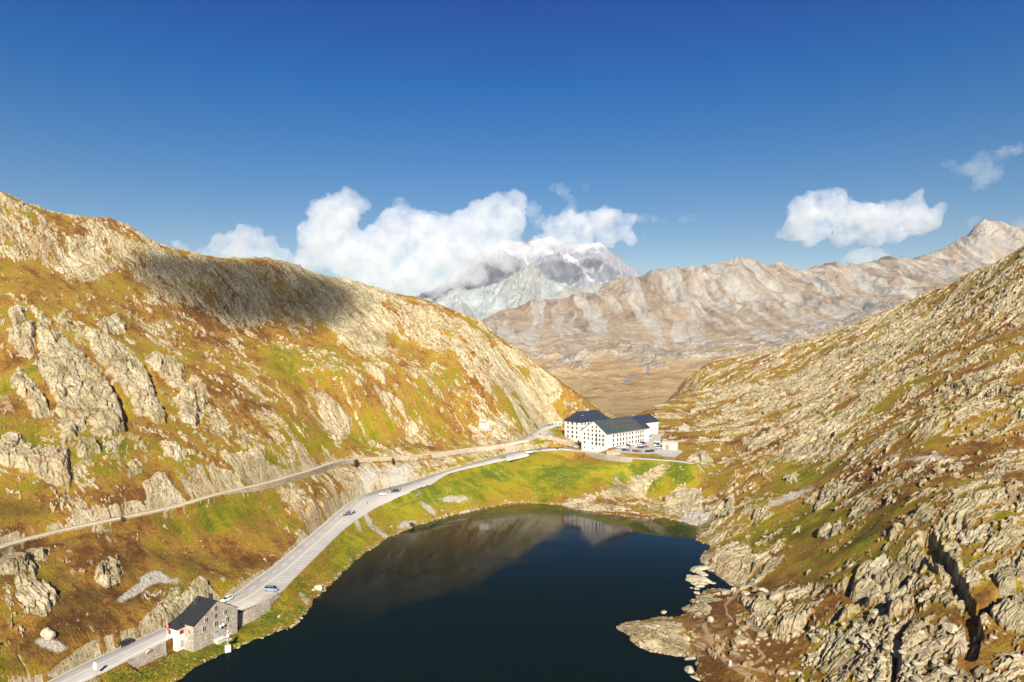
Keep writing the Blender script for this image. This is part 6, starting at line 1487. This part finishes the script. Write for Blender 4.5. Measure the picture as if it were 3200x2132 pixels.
for x, y, t, l, pose, lab, z0 in ((1478, 527, 'grey', 'black', 'stand', "person in grey standing left on the small plaza by the shops", 30), (1580, 532, 'black', 'navy', 'walk', "person in black walking on the small plaza by the shops", 30), (1597, 528, 'navy', 'black', 'stand', "person in navy next to the walker on the small plaza", 30),
                                  (1160, 752, 'maroon', 'navy', 'stand', "person in dark red standing at the hairpin junction", 27), (1203, 800, 'grey', 'black', 'walk', "person in grey walking at the hairpin junction", 27), (1035, 795, 'black', 'black', 'stand', "person in black by the inner edge of the old road", 27),
                                  (1378, 738, 'black', 'grey', 'stand', "person in black at the start of the curved stone wall", 27), (1332, 775, 'red', 'navy', 'walk', "person in red at the bend of the dark asphalt", 27), (785, 838, 'white', 'grey', 'stand', "person in white on the old road above the tall wall", 28),
                                  (2128, 1012, 'black', 'black', 'stand', "person in black on the lane below the hospice gate", 22)):
    u, v = zP(x, y); person(u, v, gz(u, v, z0), t, l, lab, pose, rng.uniform(0, 360))
for u, v, t, l, lab, pose in ((2008, 1432, 'black', 'grey', "person in black on the lakeside lane past the long wall", 'walk'), (2068.5, 1436, 'red', 'navy', "person in red walking where the lane leaves the parking lot", 'walk'), (2077, 1361, 'black', 'black', "person in black on the path behind the hospice", 'stand')):
    person(u, v, gz(u, v, 22), t, l, lab, pose, rng.uniform(0, 360))
for u, v, t, l, lab in ((1148, 1578, 'black', 'black', "person in black standing alone in the lay-by"), (1220, 1531, 'black', 'black', "person in black standing at the nose of the dark SUV"), (1247, 1536, 'silver', 'navy', "person in pale top behind the dark SUV"), (1251, 1534, 'grey', 'navy', "person in grey at the open boot of the dark SUV")):
    person(u, v, road_z(u, v), t, l, lab, 'stand', rng.uniform(0, 360))
def motorcycle(u, v, head, label, colour='black'):
    z = road_z(u, v); r = bpy.data.objects.new("motorcycle", None); COL.objects.link(r); x, y, zz = PX(u, v, z); r.location = (x, y, zz + .04); r.rotation_euler = (0, 0, math.radians(head)); tag(r, label, "motorcycle", "motorcycles parked in the lay-by")
    for wx in (-.72, .75):
        t = MB(); bmesh.ops.create_cone(t.bm, cap_ends=True, segments=16, radius1=.32, radius2=.32, depth=.14, matrix=Matrix.Translation((wx, 0, .32)) @ Matrix.Rotation(math.radians(90), 4, 'X')); to = local_build(t, "wheel", M_TYRE, r)
        m = MB(); bmesh.ops.create_cone(m.bm, cap_ends=True, segments=12, radius1=.2, radius2=.2, depth=.16, matrix=Matrix.Translation((wx, 0, .32)) @ Matrix.Rotation(math.radians(90), 4, 'X')); local_build(m, "rim", M_RIM, to)
    t = MB(); t.sph((.15, 0, .86), .26, (1.3, .6, .7)); local_build(t, "tank", paint_m(colour, COLS[colour]), r)
    t = MB(); t.box((-.35, 0, .84), .75, .28, .12); local_build(t, "seat", M_TYRE, r)
    t = MB(); t.box((.05, 0, .5), .6, .34, .42); t.cyl((.75, .09, .32), (.45, .09, 1.0), .035, 6); t.cyl((.75, -.09, .32), (.45, -.09, 1.0), .035, 6); t.cyl((-.72, .1, .32), (-.1, .1, .5), .04, 6); local_build(t, "frame", M_RIM, r)
    t = MB(); t.cyl((.4, -.36, 1.08), (.4, .36, 1.08), .022, 6); local_build(t, "handlebar", M_TYRE, r)
    t = MB(); t.sph((.62, 0, .92), .11); local_build(t, "headlight", M_LAMP, r)
    t = MB(); t.box((-.75, .28, .72), .42, .2, .34); t.box((-.75, -.28, .72), .42, .2, .34); t.box((-.85, 0, 1.0), .36, .4, .28); local_build(t, "luggage_case", M_TYRE, r)
for k, (u, v, h, c, lab) in enumerate(((1078, 1614, 60, 'black', "black motorcycle parked slightly apart at the lower end of the group"), (1086, 1611, 70, 'grey', "grey motorcycle second from the lower end of the group"), (1091, 1606, 75, 'black', "black motorcycle in the middle of the group by the edge line"),
                                       (1096, 1611, 80, 'navy', "dark blue motorcycle at the front of the group"), (1103, 1607, 80, 'black', "black motorcycle beside the rider in orange"), (1109, 1604, 85, 'grey', "grey motorcycle at the upper end of the group by the grass"))):
    motorcycle(u, v, h, lab, c)
for u, v, t, l, lab in ((1088, 1606, 'black', 'black', "rider in black leathers standing among the motorcycles"), (1094, 1604, 'silver', 'black', "rider in a pale jacket behind the motorcycles"), (1105, 1604.5, 'red', 'black', "rider in an orange red jacket at the upper end of the motorcycles"), (1082, 1609, 'black', 'grey', "rider in black bending over the lower motorcycles")):
    person(u, v, road_z(u, v), t, l, lab, 'stand', rng.uniform(0, 360))

# ------------------------------------------------------------------ shrubs, posts, boulders, small things
def leaf_cloud(mb, c, rx, rz, n, s, R_):
    for _ in range(n):
        a = R_.uniform(0, 6.283); b = math.acos(R_.uniform(-1, 1)); k = R_.uniform(.35, 1.0) ** .5 * (0.8 + .25 * math.sin(3 * a + b * 4))
        p = Vector((c[0] + rx * k * math.cos(a) * math.sin(b), c[1] + rx * k * math.sin(a) * math.sin(b), c[2] + rz * k * math.cos(b)))
        d1 = Vector((R_.uniform(-1, 1), R_.uniform(-1, 1), R_.uniform(-1, 1))).normalized() * s; d2 = Vector((R_.uniform(-1, 1), R_.uniform(-1, 1), R_.uniform(-1, 1))).normalized() * s
        mb.poly([p - d1, p - d2, p + d1, p + d2])
def shrub(u, v, z0, h, w_, col, label, name="shrub", n=420, seed=0):
    R_ = random.Random(seed); z = gz(u, v, z0) - .15; x, y, _ = PX(u, v, z); r = empty(name, (x, y, z), label, name.replace("_", " "))
    t = MB()
    for k in range(6):
        a = k * 1.05; t.cyl((x, y, z - .2), (x + math.cos(a) * w_ * .45, y + math.sin(a) * w_ * .45, z + h * .65), .08, 5, r2=.03)
    t.build("stem", simple("bark", (.10, .07, .05)), r); l = MB(); leaf_cloud(l, (x, y, z + h * .52), w_ / 2, h * .55, n, h * .05 + .05, R_); l.build("foliage", col, r)
DK = simple("dark_leaf", (.05, .04, .03), var=.4); GR = simple("green_leaf", (.07, .11, .015), var=.4); YG = simple("yellow_leaf", (.28, .26, .02), var=.3)
shrub(1114, 1463, 22, 5.6, 3.4, DK, "dark leafless conifer shrub under the old road wall", n=420, seed=1); shrub(1229, 1455, 23, 5.0, 2.2, DK, "narrow dark shrub on the rock face above the lay-by", n=260, seed=2)
shrub(1287, 1646, .6, 2.6, 3.4, DK, "dark bush at the water's edge below the lay-by", n=260, seed=3)
shrub(383, 1632, 27, 2.4, 2.0, DK, "small dark shrub below the long dry stone wall", n=250, seed=4)
def lamp_post(u, v, z0, h, label):
    z = gz(u, v, z0) - .2; x, y, _ = PX(u, v, z); r = empty("lamp_post", (x, y, z), label, "lamp post"); st = simple("galvanised_steel", (.42, .47, .52), .4, .5, .6)
    p = MB(); p.cyl((x, y, z), (x, y, z + h), .07, 6, r2=.05); p.cyl((x, y, z + h - .05), (x + .7, y, z + h + .1), .04, 5); p.build("pole", st, r); l = MB(); l.box((x + .85, y, z + h + .1), .5, .2, .1); l.build("lamp_head", st, r)
lamp_post(1926, 1422, 21.6, 5.0, "thin lamp post on the lane in front of the parking wall"); lamp_post(815, 1884, 7.6, 4.2, "small lamp post on the terrace with the yellow bays"); lamp_post(888, 1812, 8.2, 3.6, "small lamp post in the lay-by next to the van")
lamp_post(1785, 1350, 26, 7.0, "lamp post beside the left corner of the hipped roof building")
def monument():
    x, y, z = PX(2282, 2080, 1.5); z = gz(2282, 2080, 3) - .1; x, y, _ = PX(2282, 2080, z); r = empty("statue", (x, y, z), "small white statue standing where the lakeside paths meet", "statue")
    b = MB(); b.box((x, y, z + .15), 1.3, 1.1, .4); b.build("base", M_PALE, r); s_ = MB(); s_.cyl((x, y, z + .3), (x, y, z + 1.3), .42, 10, r2=.22); s_.sph((x, y, z + 1.5), .2); s_.sph((x + .15, y, z + 1.0), .3, (1, .7, 1)); s_.build("figure", M_WHITE, r, smooth=True)
monument()
def cairn(u, v, Y_, h, label):
    x, y, _ = PY(u, v, Y_); z = ground(x, y); r = MB(); R_ = random.Random(int(u))
    for k in range(5): r.box((x + R_.uniform(-.15, .15), y, z - .4 + h * (k + .5) / 5), 1.6 - .2 * k, 1.4 - .2 * k, h / 5 + .3, rz=R_.uniform(0, 1.5))
    tag(r.build("cairn", M_DRY), label, "cairn")
cairn(937, 826, 614, 3.4, "small square cairn on the skyline of the left ridge")
cairn(1096, 878, 634, 2.0, "low stone shelter wall on the lower skyline of the left ridge")
def barrier():
    x, y, z = PX(1735, 1391, 22.0); z = ground(x, y); r = empty("barrier", (x, y, z), "orange and white barrier below the curved stone wall", "barrier")
    for k in (-1.6, 1.6):
        p = MB(); p.box((x + k, y, z + .5), .15, .5, 1.0); p.build("leg", M_WHITE, r)
    b = MB(); b.box((x, y - .05, z + .95), 4.4, .12, .55); b.build("board", simple("barrier_orange", (.75, .28, .12)), r)
barrier()

M_BOULD = None
def boulder_material():
    t = NT("boulder_rock"); n1 = t.tex(.9, 5, .75); n2 = t.tex(3.0, 4, .75)
    c = t.ramp(n1, [(.25, (.22, .19, .13)), (.45, (.42, .37, .26)), (.6, (.50, .45, .34)), (.8, (.60, .55, .45))])
    c = t.mix(.7, c, t.ramp(n2, [(.36, (.45, .42, .36)), (.5, (1, 1, 1))]), 'MULTIPLY'); t.col(c); t.rough(.95, .1); t.bump(n2, .8, .3); return t.m
M_BOULD = boulder_material()
def boulder_mesh(seed, flat=.75, cuts=7):
    R_ = random.Random(seed); bm = bmesh.new(); bmesh.ops.create_icosphere(bm, subdivisions=3, radius=1.0)
    for _ in range(cuts):
        n = Vector((R_.gauss(0, 1), R_.gauss(0, 1), R_.gauss(0, .8))).normalized(); d = R_.uniform(.5, .8)
        for v in bm.verts:
            k = v.co.dot(n) - d
            if k > 0: v.co -= n * k * .97
    for v in bm.verts: v.co.z *= flat; v.co += v.co.normalized() * R_.uniform(-.025, .025)
    me = bpy.data.meshes.new("boulder"); bm.to_mesh(me); bm.free(); me.materials.append(M_BOULD); return me
BM_ = [boulder_mesh(s_, .6 + .1 * (s_ % 4)) for s_ in range(10)]
def boulder(u, v, z0, w_, label, k=0, sz=1.0, rz=0.0, group=None, sink=.25, stretch=1.0, z=None):
    z = (gz(u, v, z0) - .15) if z is None else z; x, y, _ = PX(u, v, z); o = bpy.data.objects.new("boulder", BM_[k % 10]); COL.objects.link(o)
    o.location = (x, y, z + w_ * .5 * sz * (.5 - sink)); o.scale = (w_ / 2 * stretch, w_ / 2, w_ / 2 * sz); o.rotation_euler = (rng.uniform(-.2, .2), rng.uniform(-.2, .2), rz); tag(o, label, "boulder", group); return o
boulder(500, 1985 - 5, 10, .1, "x", 0) if False else None
boulder(151, 1990, 11, 4.6, "big upright squarish boulder alone in the meadow left of the road", 1, 1.25)
boulder(463, 2040, 6.5, 2.6, "grey boulder at the lower end of the roadside wall", 2, .9); boulder(996, 1842, .3, 4.0, "large pale boulder on the shore below the terrace", 3, .9)
boulder(979, 1846, .4, 1.8, "smaller pale boulder left of the large one on the shore", 4); boulder(873, 1928, .2, 1.8, "pale rock just out of the water near the stone house", 5)
isl = [(2183, 1783, 6.2, .5, 1.6), (2190, 1794, 4.6, .6, 1), (2171, 1789, 3.0, .5, 1.3), (2163, 1786, 2.2, .5, 1), (2199, 1802, 4.0, .7, 1), (2160, 1806, 3.4, .5, 1.8), (2174, 1814, 5.6, .5, 1.6), (2190, 1820, 6.8, .5, 1.5), (2208, 1824, 5.4, .5, 1.5), (2171, 1826, 3.6, .5, 1), (2186, 1834, 3.4, .5, 1.3), (2177, 1842, 2.4, .5, 1), (2160, 1839, 1.5, .5, 1), (2178, 1855, 2.6, .5, 1.1),
       (2075, 1916, 2.4, .6, 1), (2096, 1931, 1.2, .5, 1.5), (2158, 2061, 2.8, .5, 1.5), (2155, 2098, 3.4, .7, 1), (2175, 2122, 2.4, .6, 1.5), (2192, 1868, 3.0, .5, 1.6), (2168, 1879, 2.0, .5, 1.2)]
for i, (u, v, w_, sz, stt) in enumerate(isl):
    boulder(u, v, 0, w_, "pale rock breaking the water surface off the right hand shore", i, sz, rng.uniform(-.5, .5), "rocks in the water off the shore", sink=.1, stretch=stt, z=-.05)
for i, (u, v, z0, w_, sz, lab) in enumerate(((2424, 1872, 8, 5.4, .8, "large rounded cream boulder beside the lakeside path"), (2384, 1850, 7, 4.4, .8, "pale boulder at the head of the small inlet"), (2330, 1858, 4, 3.6, .9, "upright boulder standing at the path by the inlet"), (2220, 1942, 3, 2.6, 1.3, "small upright stone on the bare ground by the peninsula"),
                                             (2146, 1998, 3, 2.6, .8, "white boulder at the root of the rocky peninsula"), (2388, 1678, 14, 3.2, .6, "white flat stone lying in the green meadow"), (2800, 2040, 18, 7.0, 1.0, "huge split boulder standing in the talus field"), (2975, 1975, 22, 4.6, 1.0, "tall boulder near the dark gully"), (2740, 1920, 18, 4.0, .8, "pointed boulder at the top of the talus field"),
                                             (1330, 1268 + 340, 3, 1.4, .8, "pale stone on the shore below the white scree"))):
    boulder(u, v, z0, w_, lab, i + 3, sz, rng.uniform(0, 3))
# talus: individual blocks
R_ = random.Random(11); n = 0
while n < 140:
    if R_.random() < .75: u = R_.gauss(2740, 130); v = R_.gauss(2020, 62)
    else: u = R_.uniform(2480, 3190); v = R_.uniform(1960, 2128)
    if v > 2140 or u > 3190 or u < 2470 or v < 1890 or (2990 < u < 3100): continue
    w_ = 0.9 + 2.0 * R_.random() ** 3
    boulder(u, v, 16, w_, "pale angular block in the talus field at the foot of the right slope", R_.randrange(10), R_.uniform(.6, 1.0), R_.uniform(0, 6), "talus blocks on the right slope", stretch=R_.uniform(.8, 1.4)); n += 1
# shore stones along the left bank
n = 0
for i in range(95):
    t = R_.uniform(4, 34); k = int(t); a = SHORE[k]; b = SHORE[k + 1]; u = a[0] + (b[0] - a[0]) * (t - k); v = a[1] + (b[1] - a[1]) * (t - k) + R_.uniform(-3, 4)
    boulder(u, v, .2, R_.uniform(.5, 1.3), "small pale stone lying along the waterline", R_.randrange(10), R_.uniform(.5, .9), R_.uniform(0, 6), "stones along the waterline", z=0.0, sink=.15, stretch=R_.uniform(.9, 1.6))

# meadow tufts and low bushes on the bank (uncountable)
def tufts():
    R_ = random.Random(5); mb = MB(); mb2 = MB()
    zones = [((-60, 330), (-20, 470))]
    pts = [(700, 2010, 180, 30), (860, 1935, 70, 30), (950, 1850, 40, 60), (1050, 1740, 60, 60), (1180, 1650, 90, 30), (560, 2070, 120, 25), (430, 2110, 90, 20), (1400, 1550, 160, 35)]
    cand = []
    for _ in range(2800):
        u0, v0, su, sv_ = R_.choice(pts); u = R_.gauss(u0, su * .6); v = R_.gauss(v0, sv_ * .6)
        if v < 1200: continue
        z = gz(u, v, 3.0) - .12
        if z < .4: continue
        x, y, _ = PX(u, v, z)
        cand.append((x, y, z))
    cand = np.array(cand, np.float32); road_poly = [tuple(p[:2]) for p in EL[::3]] + [tuple(p[:2]) for p in ER[::-3]]
    keep_ = poly_sd(cand[:, 0], cand[:, 1], road_poly) > 0.9
    for x, y, z in cand[keep_].tolist():
        s = R_.uniform(.25, .7); (mb if R_.random() < .6 else mb2)
        tgt = mb if R_.random() < .6 else mb2
        leaf_cloud(tgt, (x, y, z + s * .3), s, s * .55, 9, s * .30, R_)
    for m, mt, nm, lb in ((mb, GR, "low_bushes", "green dwarf bushes covering the bank between road and lake"), (mb2, YG, "yellow_herbs", "yellowing herbs covering the bank between road and lake")):
        tag(m.build(nm, mt), lb, "ground cover", kind="stuff")
tufts()

# a cloud behind the camera that throws the soft shade lying on the upper left crag
shade_c = Vector((-212, 590, 122)) + sun_dir * 3200
me_ = None
def shade_cloud():
    pf = []
    R_ = random.Random(3); bm = bmesh.new()
    side = Vector((1, 0, 0)); up_ = sun_dir.cross(side).normalized()
    for k in range(10):
        a = k / 9 - .5; c = shade_c + side * (a * 84) + up_ * (R_.uniform(-12, 12)); bmesh.ops.create_icosphere(bm, subdivisions=3, radius=R_.uniform(34, 46), matrix=Matrix.Translation(c))
    me = bpy.data.meshes.new("cloud"); bm.to_mesh(me); bm.free(); o = bpy.data.objects.new("cloud", me); COL.objects.link(o)
    md = o.modifiers.new("u", 'REMESH'); md.mode = 'VOXEL'; md.voxel_size = 9
    me2 = bpy.data.meshes.new_from_object(o.evaluated_get(bpy.context.evaluated_depsgraph_get())); o.modifiers.clear(); o.data = me2; me2.materials.clear(); me2.materials.append(cloud_material("cloud_shade", 0.052, cut=0.22, sc=0.012))
    tag(o, "small cloud drifting before the sun", "cloud", kind="stuff")
shade_cloud()
